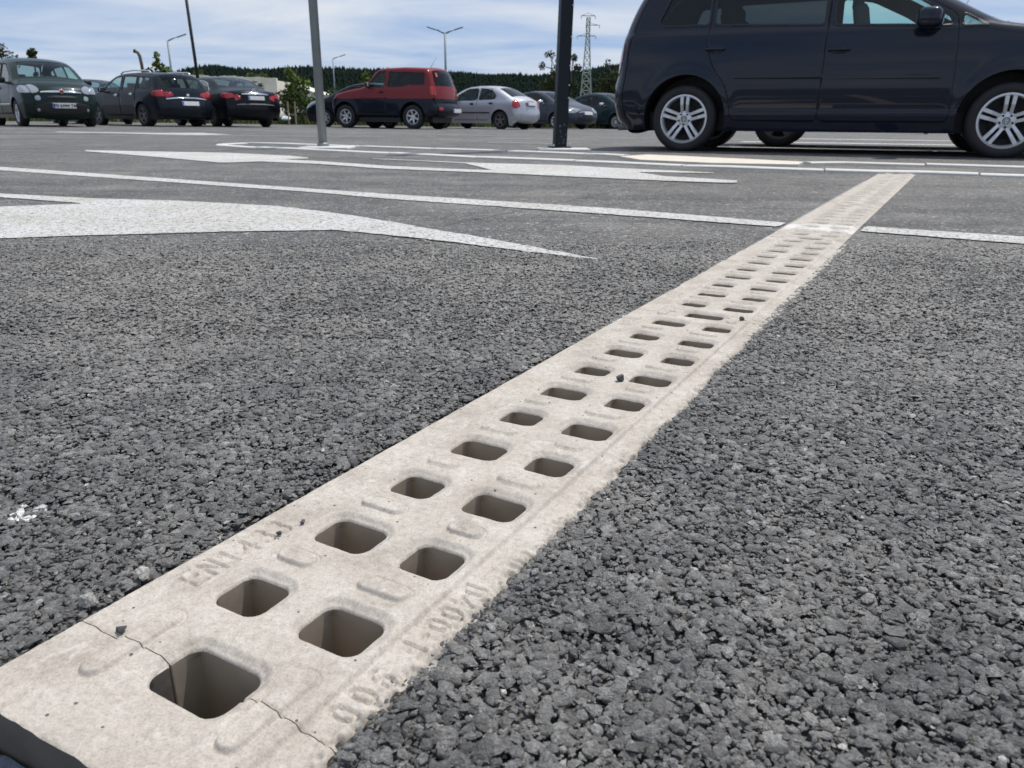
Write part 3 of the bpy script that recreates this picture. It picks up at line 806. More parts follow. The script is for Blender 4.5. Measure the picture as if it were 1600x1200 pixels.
flat_poly('arrow_marking', [(-8.706, 15.366), (-6.6, 15.0), (-6.0, 15.5), (-4.9, 14.2), (-5.3, 13.6), (-6.031, 13.82), (-6.814, 14.271), (-8.422, 14.861)], M_PAINT2, res=0.06, label='distant white painted arrow in front of the dark estate car')
for k, (a, b, w) in enumerate([((2.2, 9.75), (6.0, 7.65), 0.5), ((3.6, 12.75), (8.2, 11.0), 0.6), ((5.0, 16.6), (11.0, 15.0), 0.8),
                               ((-0.35, 10.95), (0.75, 10.45), 0.14), ((-0.3, 13.7), (1.4, 13.3), 0.14), ((-11.2, 14.6), (-7.0, 14.6), 0.12), ((-13.0, 17.3), (-10.5, 17.7), 0.12),
                               ((-7.9, 12.1), (-2.3, 14.3), 0.10), ((-1.5, 16.2), (4.5, 14.6), 0.12), ((-6.4, 18.6), (-1.0, 16.4), 0.12)]):
    strip('bay_line', a, b, w, M_PAINT2 if k > 2 else M_PAINT, 'white painted parking bay line')

# kerbed islands
kb = MB()
def offset_pt(p, t, d): return np.array(p) + np.array([-t[1], t[0]]) * d
KT = [(-3.18, 8.73), (-3.30, 9.15), (-3.18, 9.58), (-2.80, 9.50), (-2.201, 9.145), (-1.353, 8.50), (-0.442, 7.90), (0.258, 7.50), (0.725, 7.18), (0.986, 6.90)]
KB = [(-3.18, 8.73), (-2.663, 8.18), (-1.819, 7.66), (-1.165, 7.16), (-0.464, 6.60), (0.211, 6.18), (0.564, 5.95), (0.903, 5.72), (1.623, 5.27), (2.009, 5.12), (2.567, 4.97), (3.039, 4.72), (3.45, 4.47), (4.3, 4.0)]
KR = [(2.2, 6.02), (2.537, 6.08), (3.099, 5.83), (3.583, 5.57), (4.091, 5.30), (4.9, 4.86)]
def kerb(root, pts, stone=0.92, w=0.12, h=0.014):
    pts = [np.array(p, float) for p in pts]
    L = [0]
    for a, b in zip(pts[:-1], pts[1:]): L.append(L[-1] + np.linalg.norm(b - a))
    P = np.array(pts)
    at = lambda s: np.array([np.interp(s, L, P[:, 0]), np.interp(s, L, P[:, 1])])
    s = 0
    r = random.Random(4)
    while s < L[-1] - 0.1:
        e = min(s + stone * r.uniform(0.9, 1.1), L[-1])
        mb = MB(); V = []
        seg = 3
        for i in range(seg + 1):
            q0 = at(s + 0.006 + (e - s - 0.012) * i / seg); t = at(min(s + (e - s) * i / seg + 0.05, L[-1])) - at(max(s + (e - s) * i / seg - 0.05, 0)); t = t / (np.linalg.norm(t) + 1e-9)
            z0 = float(gz(*q0)); hh = h + r.uniform(-0.003, 0.003)
            for d_, z_ in ((-w / 2, -0.05), (-w / 2, hh - 0.006), (-w / 2 + 0.008, hh), (w / 2 - 0.008, hh), (w / 2, hh - 0.006), (w / 2, -0.05)):
                q_ = offset_pt(q0, t, d_); V.append((q_[0], q_[1], z0 + z_))
        n = 6
        Fc = [(i * n + k, i * n + k + 1, (i + 1) * n + k + 1, (i + 1) * n + k) for i in range(seg) for k in range(n - 1)] + [tuple(range(n)), tuple(seg * n + k for k in range(n - 1, -1, -1))]
        mb.add(V, Fc); mb.build('kerb_stone', M_KERB, root)
        s = e
isl = empty('kerb_island'); tag(isl, 'long narrow island edged with pale kerb stones carrying both poles', 'kerb island')
kerb(isl, KT); kerb(isl, KB)
isl2 = empty('kerb_island'); tag(isl2, 'kerb of the second island in front of the dark minivan', 'kerb island')
kerb(isl2, KR)
slab = MB()
sl = [(0.86, 6.50), (1.15, 6.86), (1.73, 6.30), (2.12, 5.85), (1.96, 5.50), (1.40, 5.62), (0.95, 5.98)]
slab.add([(x, y, 0.022) for x, y in sl] + [(x, y, -0.03) for x, y in sl], [tuple(range(6, -1, -1))] + [(i, (i + 1) % 7, 7 + (i + 1) % 7, 7 + i) for i in range(7)])
so = slab.build('concrete_slab', M_SLAB); tag(so, 'cream concrete slab set into the kerbed island', 'slab')
bs = MB(); bs.rbox((0.50, 8.10, 0.006), (0.52, 0.36, 0.03), 0.01)
o = bs.build('pole_footing', M_KERB); tag(o, 'pale concrete footing around the dark pole', 'footing')
bs = MB(); bs.rbox((-1.90, 8.2, 0.003), (0.5, 0.4, 0.03), 0.01)
o = bs.build('pole_footing', M_KERB); tag(o, 'small pale concrete footing of the galvanised pole', 'footing')

# ------------------------------------------------------------------ far hill with its wood
ridge = np.array([(-1500, 4), (-900, 5), (-520, 6), (-430, 9), (-401, 22), (-371, 36), (-328, 47), (-280, 43), (-224, 46), (-169, 44.5), (-113, 44), (-58, 42), (18, 39), (60, 43), (108, 49), (200, 58), (320, 66), (500, 60), (800, 50), (1500, 30)], float)
hx = np.concatenate([np.arange(-1500, -440, 60), np.arange(-440, 330, 10), np.arange(330, 1500, 50)])
hy = np.linspace(640, 1300, 34)
HX, HY = np.meshgrid(hx, hy, indexing='ij')
def hill_z(X, Y):
    t = np.where(Y < 900, sstep(650, 900, Y), 1 - 0.7 * sstep(930, 1300, Y))
    return np.interp(X, ridge[:, 0], ridge[:, 1]) * t + 3 * vnoise(X, Y, 0.02, 3) * t - 1.5
HZ = hill_z(HX, HY)
nI, nJ = HX.shape; idx = np.arange(nI * nJ).reshape(nI, nJ)
hillf = [(idx[i, j], idx[i + 1, j], idx[i + 1, j + 1], idx[i, j + 1]) for i in range(nI - 1) for j in range(nJ - 1)]
M_HILL = pmat('hill_ground', (0.010, 0.016, 0.012), 1.0, spec=0.0, noise=0.3, nscale=0.05)
hill = mkobj('hill', np.column_stack([HX.ravel(), HY.ravel(), HZ.ravel()]), hillf, M_HILL, smooth=True)
tag(hill, 'low wooded hill along the horizon', None, kind='structure')

def leaf_mat(name, c0, c1, c2, spec=0.15):
    m, n, l, b = new_mat(name)
    g = n.new('ShaderNodeNewGeometry')
    c = ramp(n, l, g.outputs['Random Per Island'], [(0.0, c0), (0.5, c1), (1.0, c2)])
    l.new(c, b.inputs['Base Color']); b.inputs['Roughness'].default_value = 0.85; b.inputs['Specular IOR Level'].default_value = spec
    if spec == 0: b.inputs['Roughness'].default_value = 1.0; b.inputs['Specular Tint'].default_value = (0, 0, 0, 1)
    return m
M_WOOD = leaf_mat('wood_canopy', (0.0100, 0.0170, 0.0140), (0.0120, 0.0200, 0.0155), (0.0150, 0.0235, 0.0170), 0.0)
def forest():
    r = np.random.default_rng(21)
    X, Y = np.meshgrid(np.arange(-470, 420, 2.7), np.arange(668, 945, 5.6)); sh = X.shape
    X = (X + r.uniform(-1.6, 1.6, sh)).ravel(); Y = (Y + r.uniform(-3, 3, sh)).ravel()
    Z = hill_z(X, Y); hh = r.uniform(3.6, 7.0, len(X)) * (1 + 0.5 * vnoise(X, Y, 0.06, 5)) * np.where(X < -360, 0.75, 1)
    k = 4; V = np.zeros((len(X), k * 2 + 1, 3)); wd = r.uniform(1.3, 2.3, len(X))
    for i, (t, rr) in enumerate([(0.15, 1.0), (0.60, 0.62)]):
        for a in range(k):
            an = 2 * np.pi * a / k + r.uniform(-0.4, 0.4, len(X)); q_ = wd * rr * r.uniform(0.7, 1.25, len(X))
            V[:, i * k + a, 0] = X + np.cos(an) * q_; V[:, i * k + a, 1] = Y + np.sin(an) * q_; V[:, i * k + a, 2] = Z + hh * t
    V[:, k * 2, 0] = X; V[:, k * 2, 1] = Y; V[:, k * 2, 2] = Z + hh
    T = []
    for a in range(k):
        p, q_, s_, t_ = a, (a + 1) % k, k + (a + 1) % k, k + a
        T += [(p, q_, s_), (p, s_, t_), (t_, s_, 2 * k)]
    T = np.array(T)
    TT = (T[None] + (np.arange(len(X)) * (2 * k + 1))[:, None, None]).reshape(-1, 3)
    o = trimesh('distant_wood', V.reshape(-1, 3), TT, [M_WOOD], None, True)
    tag(o, 'dark conifer wood covering the far hill', 'wood', kind='stuff')
forest()

# ------------------------------------------------------------------ trees and bushes
M_BARK = pmat('bark', (0.11, 0.085, 0.065), 0.9, noise=0.3, nscale=20)
M_LEAFD = leaf_mat('dark_leaves', (0.030, 0.038, 0.016), (0.050, 0.060, 0.024), (0.075, 0.085, 0.035))
M_LEAFB = leaf_mat('fresh_leaves', (0.055, 0.085, 0.018), (0.095, 0.14, 0.03), (0.15, 0.20, 0.05))
M_LEAFG = leaf_mat('bush_leaves', (0.035, 0.055, 0.018), (0.065, 0.095, 0.028), (0.11, 0.14, 0.045))
def leaves(name, blobs, size, count, mat, parent, seed):
    """leaf-sized quads spread through a set of ellipsoid clumps (centre, radii)"""
    r = np.random.default_rng(seed); P = []
    vol = np.array([a[0] * a[1] * a[2] for _, a in blobs]) ** 0.7; vol /= vol.sum()
    for (c_, a), f in zip(blobs, vol):
        n_ = max(6, int(count * f)); d = r.normal(size=(n_, 3)); d /= np.linalg.norm(d, axis=1)[:, None]
        P.append(np.array(c_) + d * (r.random((n_, 1)) ** 0.45) * np.array(a))
    P = np.concatenate(P); m = len(P)
    u = r.normal(size=(m, 3)); u /= np.linalg.norm(u, axis=1)[:, None]; w = np.cross(u, r.normal(size=(m, 3))); w /= np.linalg.norm(w, axis=1)[:, None]
    s_ = size * r.uniform(0.6, 1.4, (m, 1))
    V = np.stack([P - u * s_, P + w * s_ * 0.55, P + u * s_, P - w * s_ * 0.55], 1).reshape(-1, 3)
    b_ = np.arange(m)[:, None] * 4
    o = trimesh(name, V, np.concatenate([b_ + [0, 1, 2], b_ + [0, 2, 3]]), [mat]); o.parent = parent
    return o
def tree(name, label, base, height, blobs, trunk_r, size, count, mat, seed, cat='tree', group=None, limbs=True):
    root = empty(name, base); tag(root, label, cat, group)
    r = random.Random(seed); mb = MB()
    mb.tube([(0, 0, -0.1), (r.uniform(-.05, .05), 0, height * 0.35), (r.uniform(-.1, .1), 0.05, height * 0.7), (0, 0, height * 0.93)], [trunk_r, trunk_r * 0.8, trunk_r * 0.5, trunk_r * 0.18], 7)
    if limbs:
        for c_, a in blobs:
            z0 = max(0.25 * height, c_[2] - 0.6 * max(a)); z0 = min(z0, height * 0.85)
            mb.tube([(0, 0, z0), ((c_[0]) * 0.5, c_[1] * 0.5, (z0 + c_[2]) / 2), c_], [trunk_r * 0.45, trunk_r * 0.3, trunk_r * 0.12], 5)
    mb.build('trunk', M_BARK, root, True)
    leaves('crown', blobs, size, count, mat, root, seed)
    return root
def blobs_for(h, w, n, seed, z0=0.35, rr=0.32):
    r = random.Random(seed); out = []
    for k in range(n):
        t = r.uniform(z0, 0.98); sp = w * (1 - 0.7 * (t - z0) / (1 - z0)) * r.uniform(0.2, 1)
        a = r.uniform(0, 6.28); q_ = w * rr * r.uniform(0.6, 1.2)
        out.append(((math.cos(a) * sp * 0.8, math.sin(a) * sp * 0.8, h * t), (q_, q_, q_ * r.uniform(0.7, 1.1))))
    return out
def zg(x, y): return float(gz(x, y))
tree('tree', 'dark sparse tree with a bare leaning top, left of the dark pole', (2.75, 60, zg(2.7, 60)), 4.9, blobs_for(3.6, 1.5, 14, 1, 0.2) + [((-0.75, 0, 4.0), (0.28, 0.3, 0.3)), ((-0.2, 0, 4.75), (0.42, 0.3, 0.28)), ((0.55, 0, 4.1), (0.5, 0.4, 0.5))], 0.1, 0.075, 3600, M_LEAFD, 31)
tree('tree', 'dark sparse tree showing right behind the dark pole', (4.35, 62, zg(4.3, 62)), 4.9, blobs_for(3.0, 1.1, 9, 2, 0.2) + [((0.1, 0, 4.7), (0.3, 0.3, 0.3)), ((0.35, 0, 4.0), (0.35, 0.3, 0.3))], 0.1, 0.075, 2200, M_LEAFD, 32)
tree('tree', 'dark leafy tree between the lattice pylon and the minivan', (6.9, 58, zg(6.9, 58)), 3.9, blobs_for(3.3, 1.9, 18, 3, 0.15) + [((-0.4, 0, 4.1), (0.25, 0.3, 0.35)), ((0.3, 0, 3.8), (0.3, 0.3, 0.3))], 0.12, 0.08, 4200, M_LEAFD, 33)
tree('tree', 'dark tree at the left edge of the picture behind the green car', (-49.3, 80, zg(-49, 80)), 7.0, blobs_for(6.6, 2.6, 16, 4, 0.3), 0.2, 0.13, 3000, M_LEAFD, 34)
tree('tree', 'small tree top showing above the roof of the green car', (-46.3, 80, zg(-46, 80)), 6.4, blobs_for(6.1, 1.1, 9, 5, 0.6), 0.16, 0.12, 1100, M_LEAFD, 35)
tree('sapling', 'young bright green sapling behind the roof of the dark estate car', (-19.3, 45, zg(-19, 45)), 3.5, [((-0.4, 0, 2.55), (0.35, 0.35, 0.3)), ((0.35, 0, 2.6), (0.38, 0.35, 0.3)), ((0, 0, 2.9), (0.3, 0.3, 0.25)), ((-0.02, 0, 3.3), (0.16, 0.2, 0.3)), ((0.1, 0, 2.2), (0.55, 0.5, 0.35))], 0.05, 0.11, 500, M_LEAFB, 36)
tree('sapling', 'bright green sapling above the bushes left of the galvanised pole', (-9.85, 37.5, zg(-9.8, 37.5)), 2.6, [((-0.35, 0, 2.25), (0.22, 0.25, 0.3)), ((-0.15, 0, 1.75), (0.42, 0.4, 0.4)), ((0.35, 0, 1.7), (0.28, 0.3, 0.35)), ((0, 0, 1.2), (0.6, 0.5, 0.4))], 0.05, 0.09, 700, M_LEAFB, 37)
tree('sapling', 'small bright green sapling just above the bonnet of the red off-roader', (-7.35, 41, zg(-7.3, 41)), 2.6, [((0, 0, 2.1), (0.3, 0.3, 0.35)), ((0.1, 0, 1.5), (0.45, 0.4, 0.5)), ((0.05, 0, 2.4), (0.15, 0.15, 0.2))], 0.05, 0.09, 420, M_LEAFB, 38)
for k, (x, y, h, w, lab) in enumerate([(-10.3, 37.5, 1.25, 0.8, 'green bush at the lot edge beside the silver-tailed black saloon'), (-9.3, 38.2, 1.15, 0.9, 'green bush below the sapling left of the galvanised pole'),
                                       (-8.3, 38.5, 1.35, 0.8, 'green bush right behind the galvanised pole'), (-12.3, 39.5, 1.9, 0.8, 'tall dark green bush beside the ruined wall'), (-5.0, 44, 1.5, 1.0, 'green bush behind the windows of the red off-roader'),
                                       (-1.2, 44, 1.7, 0.8, 'green bush showing between the red off-roader and the silver hatchback'), (8.2, 50, 1.6, 1.3, 'green bush low behind the white car')]):
    r = empty('bush', (x, y, zg(x, y))); tag(r, lab, 'bush', 'bushes along the lot edge')
    leaves('foliage', [(c_, a) for c_, a in blobs_for(h, w, 9, 50 + k, 0.15, 0.5)], 0.085, 800, M_LEAFG, r, 60 + k)
    mb = MB(); [mb.tube([(0, 0, 0), (math.cos(i * 1.3) * w * 0.4, math.sin(i * 1.3) * w * 0.4, h * 0.7)], [0.02, 0.008], 5) for i in range(5)]; mb.build('stems', M_BARK, r)
# bare tree beyond the minivan
def bare_tree(base, h, seed, label):
    root = empty('bare_tree', base); tag(root, label, 'tree'); r = random.Random(seed); mb = MB()
    def grow(p, d, L, rad_, lev):
        q1 = p + d * L * 0.5 + Vector((r.uniform(-1, 1), r.uniform(-1, 1), r.uniform(-.3, .6))) * L * 0.07; q2 = p + d * L
        mb.tube([p, q1, q2], [rad_, rad_ * 0.8, rad_ * 0.55], 6 if lev < 2 else 4)
        if lev >= 4: return
        for _ in range(3 if lev < 3 else 2):
            dd = (d + Vector((r.uniform(-1, 1), r.uniform(-1, 1), r.uniform(-.1, .7))) * 0.75).normalized()
            grow(p + d * L * r.uniform(0.55, 1.0), dd, L * r.uniform(0.55, 0.75), rad_ * 0.5, lev + 1)
    grow(Vector((0, 0, -0.1)), Vector((0, 0, 1)), h * 0.42, 0.085, 0)
    mb.build('branches', M_BARK, root, True)
bare_tree((16.3, 32, zg(16, 32)), 5.6, 8, 'bare leafless tree seen past the windscreen of the dark minivan')

# grass verge at the far edge of the lot
M_GRASS = leaf_mat('verge_grass', (0.06, 0.085, 0.025), (0.09, 0.115, 0.04), (0.16, 0.16, 0.07))
r = np.random.default_rng(5)
gvx = r.uniform(-60, 30, 26000); gvy = r.uniform(36.5, 41, 26000) + 0.05 * np.abs(gvx)
gvz = gz(gvx, gvy); gh = r.uniform(0.15, 0.55, 26000)
ga = r.uniform(0, 6.28, 26000); w_ = 0.035
V = np.stack([np.stack([gvx - np.cos(ga) * w_, gvy - np.sin(ga) * w_, gvz], 1), np.stack([gvx + np.cos(ga) * w_, gvy + np.sin(ga) * w_, gvz], 1), np.stack([gvx + r.normal(0, .1, 26000), gvy + r.normal(0, .1, 26000), gvz + gh], 1)], 1).reshape(-1, 3)
go = trimesh('verge_grass', V, np.arange(26000 * 3).reshape(-1, 3), [M_GRASS]); tag(go, 'rough green grass along the far edge of the car park', 'grass', kind='stuff')
vs_x = np.linspace(-400, 400, 60); vb = []
for x in vs_x:
    for y in (36.2 + 0.05 * abs(x), 260): vb.append((x, y, zg(x, y) + 0.012))
vo_ = mkobj('field', vb, [(2 * i, 2 * i + 2, 2 * i + 3, 2 * i + 1) for i in range(59)], pmat('field_ground', (0.085, 0.09, 0.045), 1.0, noise=0.35, nscale=0.8)); tag(vo_, 'rough grass field behind the car park', None, kind='structure')
# litter and stakes
M_STAKE = pmat('stake_wood', (0.33, 0.27, 0.19), 0.85, noise=0.2)
for x, lab in ((-9.55, 'left wooden tree stake at the verge'), (-9.25, 'right wooden tree stake at the verge')):
    mb = MB(); mb.tube([(0, 0, -0.1), (0.01, 0, 0.95)], 0.03, 7); o = mb.build('stake', M_STAKE); o.location = (x, 34.5, zg(x, 34.5)); tag(o, lab, 'stake')
V, Fc = full_stone(77); o = mkobj('plastic_bag', V * np.array([0.24, 0.2, 0.17]), Fc, pmat('bag', (0.7, 0.74, 0.8), 0.5)); o.location = (-10.1, 36.0, zg(-10, 36) + 0.28); tag(o, 'white plastic bag lying in the verge grass', 'bag')

# ------------------------------------------------------------------ ruined block and far shed
M_PLASTER = pmat('old_plaster', (0.80, 0.73, 0.62), 0.9, noise=0.3, nscale=1.2, bump=0.01)
M_VOID = pmat('dark_opening', (0.012, 0.012, 0.013), 1.0)
rt = empty('ruined_building', (-20.3, 62, zg(-20, 62))); tag(rt, 'roofless beige plaster building behind the black saloon', 'building')
xs = np.linspace(-5, 2.45, 90); zs = np.linspace(0, 3.4, 50)
X, Z = np.meshgrid(xs, zs, indexing='ij')
topz = 3.08 - 0.03 * X + 0.10 * vnoise(X, 0 * X, 1.6, 4) + 0.05 * vnoise(X, 0 * X, 7, 4)
fw = np.maximum.reduce([Z - topz, -(np.maximum(np.abs(X - 1.78) - 0.28, np.abs(Z - 1.72) - 0.22)), -(np.maximum(np.abs(X + 2.0) - 0.35, np.abs(Z - 1.6) - 0.4))])
V, Fc = clip_grid(xs, zs, fw)
n0 = len(V); be = boundary_edges(Fc)
VV = [(x, 0, z) for x, z in V] + [(x, 0.3, z) for x, z in V]
mkobj('front_wall', VV, Fc + [[i + n0 for i in f[::-1]] for f in Fc] + [[b_, a_, a_ + n0, b_ + n0] for a_, b_ in be], M_PLASTER, rt)
mb = MB(); mb.box((2.3, 3.0, 1.42), (0.3, 5.38, 2.85)); mb.build('side_wall', M_PLASTER, rt)
mb = MB(); mb.box((-4.84, 3.0, 1.42), (0.3, 5.38, 2.85)); mb.build('side_wall', M_PLASTER, rt)
mb = MB(); mb.box((-1.3, 5.9, 1.4), (7.0, 0.3, 2.8)); mb.build('back_wall', M_PLASTER, rt)
mb = MB(); mb.box((-1.3, 3.0, 2.6), (6.7, 5.3, 0.15)); mb.build('roof_slab', M_PLASTER, rt)
leaves('roof_weeds', [((0.4, 0.6, 3.15), (0.35, 0.4, 0.3)), ((1.2, 0.6, 3.15), (0.5, 0.4, 0.32)), ((-3.6, 0.6, 3.3), (0.4, 0.4, 0.35))], 0.1, 350, M_LEAFG, rt, 71)['kind'] = 'stuff'
sh = empty('white_shed', (-25.8, 95, zg(-25, 95))); tag(sh, 'small white gabled shed far beyond the ruined building', 'building')
M_WHITE = pmat('white_wall', (0.68, 0.67, 0.63), 0.8, noise=0.1, nscale=1)
mb = MB(); mb.add([(-3.2, 0, 0), (3.2, 0, 0), (3.2, 0, 2.6), (0, 0, 3.6), (-3.2, 0, 2.6), (-3.2, 8, 0), (3.2, 8, 0), (3.2, 8, 2.6), (0, 8, 3.6), (-3.2, 8, 2.6)], [(0, 1, 2, 3, 4), (9, 8, 7, 6, 5), (1, 6, 7, 2), (5, 0, 4, 9)]); mb.build('wall', M_WHITE, sh)
mb = MB(); mb.add([(-3.5, -.3, 2.55), (0, -.3, 3.68), (3.5, -.3, 2.55), (-3.5, 8.3, 2.55), (0, 8.3, 3.68), (3.5, 8.3, 2.55), (-3.5, -.3, 2.67), (0, -.3, 3.8), (3.5, -.3, 2.67), (-3.5, 8.3, 2.67), (0, 8.3, 3.8), (3.5, 8.3, 2.67)], [(6, 7, 10, 9), (7, 8, 11, 10), (0, 3, 4, 1), (1, 4, 5, 2), (0, 1, 7, 6), (1, 2, 8, 7)]); mb.build('roof', pmat('shed_roof', (0.62, 0.60, 0.55), 0.7), sh)
mb = MB(); mb.box((1.7, -0.02, 1.5), (1.1, 0.06, 1.0)); mb.build('window', M_VOID, sh)

# ------------------------------------------------------------------ poles, lamps, pylon
M_GALV = pmat('galvanised_steel', (0.20, 0.225, 0.235), 0.5, metal=0.25, noise=0.16, nscale=14)
M_SLATE = pmat('slate_blue_paint', (0.007, 0.012, 0.018), 0.5, spec=0.25, noise=0.2, nscale=9)
M_BLACK = pmat('black_paint', (0.010, 0.010, 0.012), 0.5)
M_BOLT = pmat('bolt_steel', (0.5, 0.52, 0.54), 0.35, metal=0.8)
M_LAMP = pmat('lamp_grey', (0.20, 0.23, 0.25), 0.5, metal=0.4)
gpz = zg(-1.974, 8.33)
root = empty('sign_post', (-1.974, 8.33, gpz)); tag(root, 'light grey galvanised steel pole standing on the island', 'pole')
mb = MB(); mb.tube([(0, 0, -0.05), (0, 0, 3.6)], 0.044, 20); mb.build('post', M_GALV, root, True)
mb = MB(); mb.tube([(0, 0, 3.6), (0, 0, 3.62), (0, 0, 3.63)], [0.047, 0.047, 0.03], 20); mb.build('cap', M_BLACK, root, True)
mb = MB(); mb.tube([(0, 0, 0.015), (0, 0, 0.04), (0, 0, 0.055)], [0.062, 0.06, 0.046], 20); mb.build('collar', M_GALV, root, True)
root = empty('square_pole', (0.47, 8.26, 0)); tag(root, 'dark slate blue square steel pole with bolts on its right edge', 'pole')
root.rotation_euler = (0, rad(1.3), rad(12))
mb = MB(); mb.rbox((0, 0, 2.5), (0.125, 0.125, 5.05), 0.014, None, 3); mb.build('post', M_SLATE, root)
mb = MB(); mb.rbox((0, 0, 0.028), (0.2, 0.2, 0.014), 0.003); mb.build('base_plate', M_SLATE, root)
for z in (0.50, 0.62, 0.80, 1.06, 1.34):
    mb = MB(); mb.tube([(0.052, -0.060, z), (0.052, -0.073, z)], [0.009, 0.007], 8); mb.build('bolt', M_BOLT, root)
for sx in (-1, 1):
    mb = MB(); mb.tube([(sx * 0.085, -0.085, 0.03), (sx * 0.085, -0.085, 0.055)], 0.011, 6); mb.build('bolt', M_BOLT, root)
# scratched sticker rest near its foot
mb = MB(); rr = random.Random(3)
for k in range(14):
    x, z = rr.uniform(-0.03, 0.045), rr.uniform(0.06, 0.26); mb.box((x, -0.0640, z), (rr.uniform(0.003, 0.010), 0.002, rr.uniform(0.004, 0.020)), Matrix.Rotation(rr.uniform(-.8, .8), 3, 'Y'))
mb.build('scratches', pmat('scratch_grey', (0.10, 0.125, 0.15), 0.6), root)['kind'] = 'stuff'
root = empty('thin_pole', (-11.60, 30.3, zg(-11.6, 30))); tag(root, 'thin black leaning pole behind the dark estate car', 'pole')
mb = MB(); mb.tube([(0.05, 0, -0.1), (-0.12, 0, 5.6)], [0.062, 0.05], 10); mb.build('post', M_BLACK, root, True)
mb = MB(); mb.tube([(-0.12, 0, 5.6), (-0.12, 0, 5.65)], [0.055, 0.03], 10); mb.build('cap', M_BLACK, root, True)
def lamp_post(base, h, arms, label, r0=0.085, arm=1.1, rise=0.35):
    root = empty('street_lamp', base); tag(root, label, 'street lamp', 'street lamps of the car park')
    mb = MB(); mb.tube([(0, 0, -0.1), (0, 0, h)], [r0, r0 * 0.6], 10); mb.build('post', M_LAMP, root, True)
    for a in arms:
        c_, s_ = math.cos(rad(a)), math.sin(rad(a))
        mb = MB(); mb.tube([(0, 0, h - 0.05), (c_ * arm * 0.6, s_ * arm * 0.6, h + rise * 0.7)], r0 * 0.5, 8); ar = mb.build('arm', M_LAMP, root, True)
        M = Matrix.Rotation(rad(a), 3, 'Z') @ Matrix.Rotation(-math.atan2(rise, arm), 3, 'Y')
        mb = MB(); mb.rbox((c_ * arm, s_ * arm, h + rise), (0.75, 0.24, 0.09), 0.03, M); mb.build('lamp_head', M_LAMP, root)
lamp_post((-25.65, 62, zg(-25, 62)), 5.55, [20], 'single-arm street lamp left of the thin black pole', 0.10, 1.0, 0.35)
lamp_post((-5.37, 65, zg(-5, 65)), 6.55, [8, 172], 'twin-arm street lamp behind the red off-roader', 0.12, 1.05, 0.33)
lamp_post((-20.7, 95, zg(-20, 95)), 6.5, [15], 'small distant single-arm street lamp right of the galvanised pole', 0.10, 1.1, 0.35)
root = empty('bent_pipe', (-20.2, 45, zg(-20, 45))); tag(root, 'brown pipe with a bent top behind the roof of the dark estate car', 'pipe')
mb = MB(); mb.tube([(0.08, 0, -0.1), (0.02, 0, 2.9), (-0.02, 0, 3.35), (-0.10, 0, 3.52), (-0.25, 0, 3.6)], [0.09, 0.085, 0.085, 0.085, 0.08], 9); mb.build('pipe', pmat('rusty_pipe', (0.13, 0.10, 0.075), 0.8, noise=0.3), root, True)
mb = MB(); mb.tube([(-0.23, 0, 3.59), (-0.30, 0, 3.61)], [0.10, 0.10], 9); mb.build('pipe_end', M_DARK, root)
def pylon(base, h, label):
    root = empty('lattice_pylon', base); tag(root, label, 'pylon')
    M_PY = pmat('pylon_steel', (0.30, 0.34, 0.31), 0.6, metal=0.3)
    wid = lambda z: 1.25 - 0.95 * min(z / (h * 0.8), 1) ** 0.9
    lv = [h * t for t in (0, .1, .2, .29, .38, .46, .54, .61, .68, .745, .80, .86, .92, .97)]
    t = 0.05
    for sx in (-1, 1):
        for sy in (-1, 1):
            mb = MB(); mb.tube([(sx * wid(z), sy * wid(z), z) for z in lv], t * 1.3, 5); mb.build('leg', M_PY, root)
    mb = MB()
    for a, b_ in zip(lv[:-1], lv[1:]):
        wa, wb = wid(a), wid(b_)
        for s_ in (-1, 1):
            for f in (0, 1):
                P = lambda q, wv, z: (q * wv, s_ * wv, z) if f == 0 else (s_ * wv, q * wv, z)
                mb.tube([P(-1, wa, a), P(1, wb, b_)], t * 0.8, 4); mb.tube([P(1, wa, a), P(-1, wb, b_)], t * 0.8, 4); mb.tube([P(-1, wb, b_), P(1, wb, b_)], t * 0.7, 4)
    mb.build('bracing', M_PY, root)
    for z, l_, r_ in ((h * 0.985, 1.3, 1.2), (h * 0.90, 0.4, 2.0), (h * 0.80, 1.9, 1.4)):
        mb = MB(); mb.tube([(-l_, 0, z), (r_, 0, z)], 0.075, 5); mb.tube([(-l_, 0, z), (0, 0, z + 0.45)], 0.04, 4); mb.tube([(r_, 0, z), (0, 0, z + 0.45)], 0.04, 4)
        for e in (-l_, r_): mb.tube([(e, 0, z), (e, 0, z - 0.5)], 0.06, 5)
        mb.build('cross_arm', M_PY, root)
pylon((13.1, 150, zg(13, 150)), 17.8, 'grey lattice power pylon beyond the car park')

# ------------------------------------------------------------------ cars
M_TYRE = pmat('tyre_rubber', (0.018, 0.018, 0.019), 0.78, noise=0.2, nscale=12)
M_ALLOY = pmat('alloy', (0.62, 0.63, 0.64), 0.36, metal=0.6)
M_ALLOYD = pmat('dull_alloy', (0.16, 0.16, 0.165), 0.5, metal=0.5)
M_BRAKE = pmat('brake_dark', (0.006, 0.006, 0.006), 0.7)
M_TRIM = pmat('black_trim', (0.012, 0.012, 0.013), 0.55)
M_INT = pmat('cabin_grey', (0.035, 0.036, 0.038), 0.85)
M_SEAT = pmat('seat_cloth', (0.055, 0.056, 0.06), 0.9)
M_CHROME = pmat('chrome', (0.78, 0.79, 0.80), 0.12, metal=1.0)
M_RED = pmat('tail_lens', (0.38, 0.008, 0.012), 0.12, coat=0.6)
M_REDD = pmat('dark_tail_lens', (0.12, 0.008, 0.014), 0.15, coat=0.6)
M_LENS = pmat('head_lens', (0.36, 0.38, 0.40), 0.08, metal=0.5, coat=1.0)
M_PLATE = pmat('plate_white', (0.72, 0.72, 0.70), 0.5)
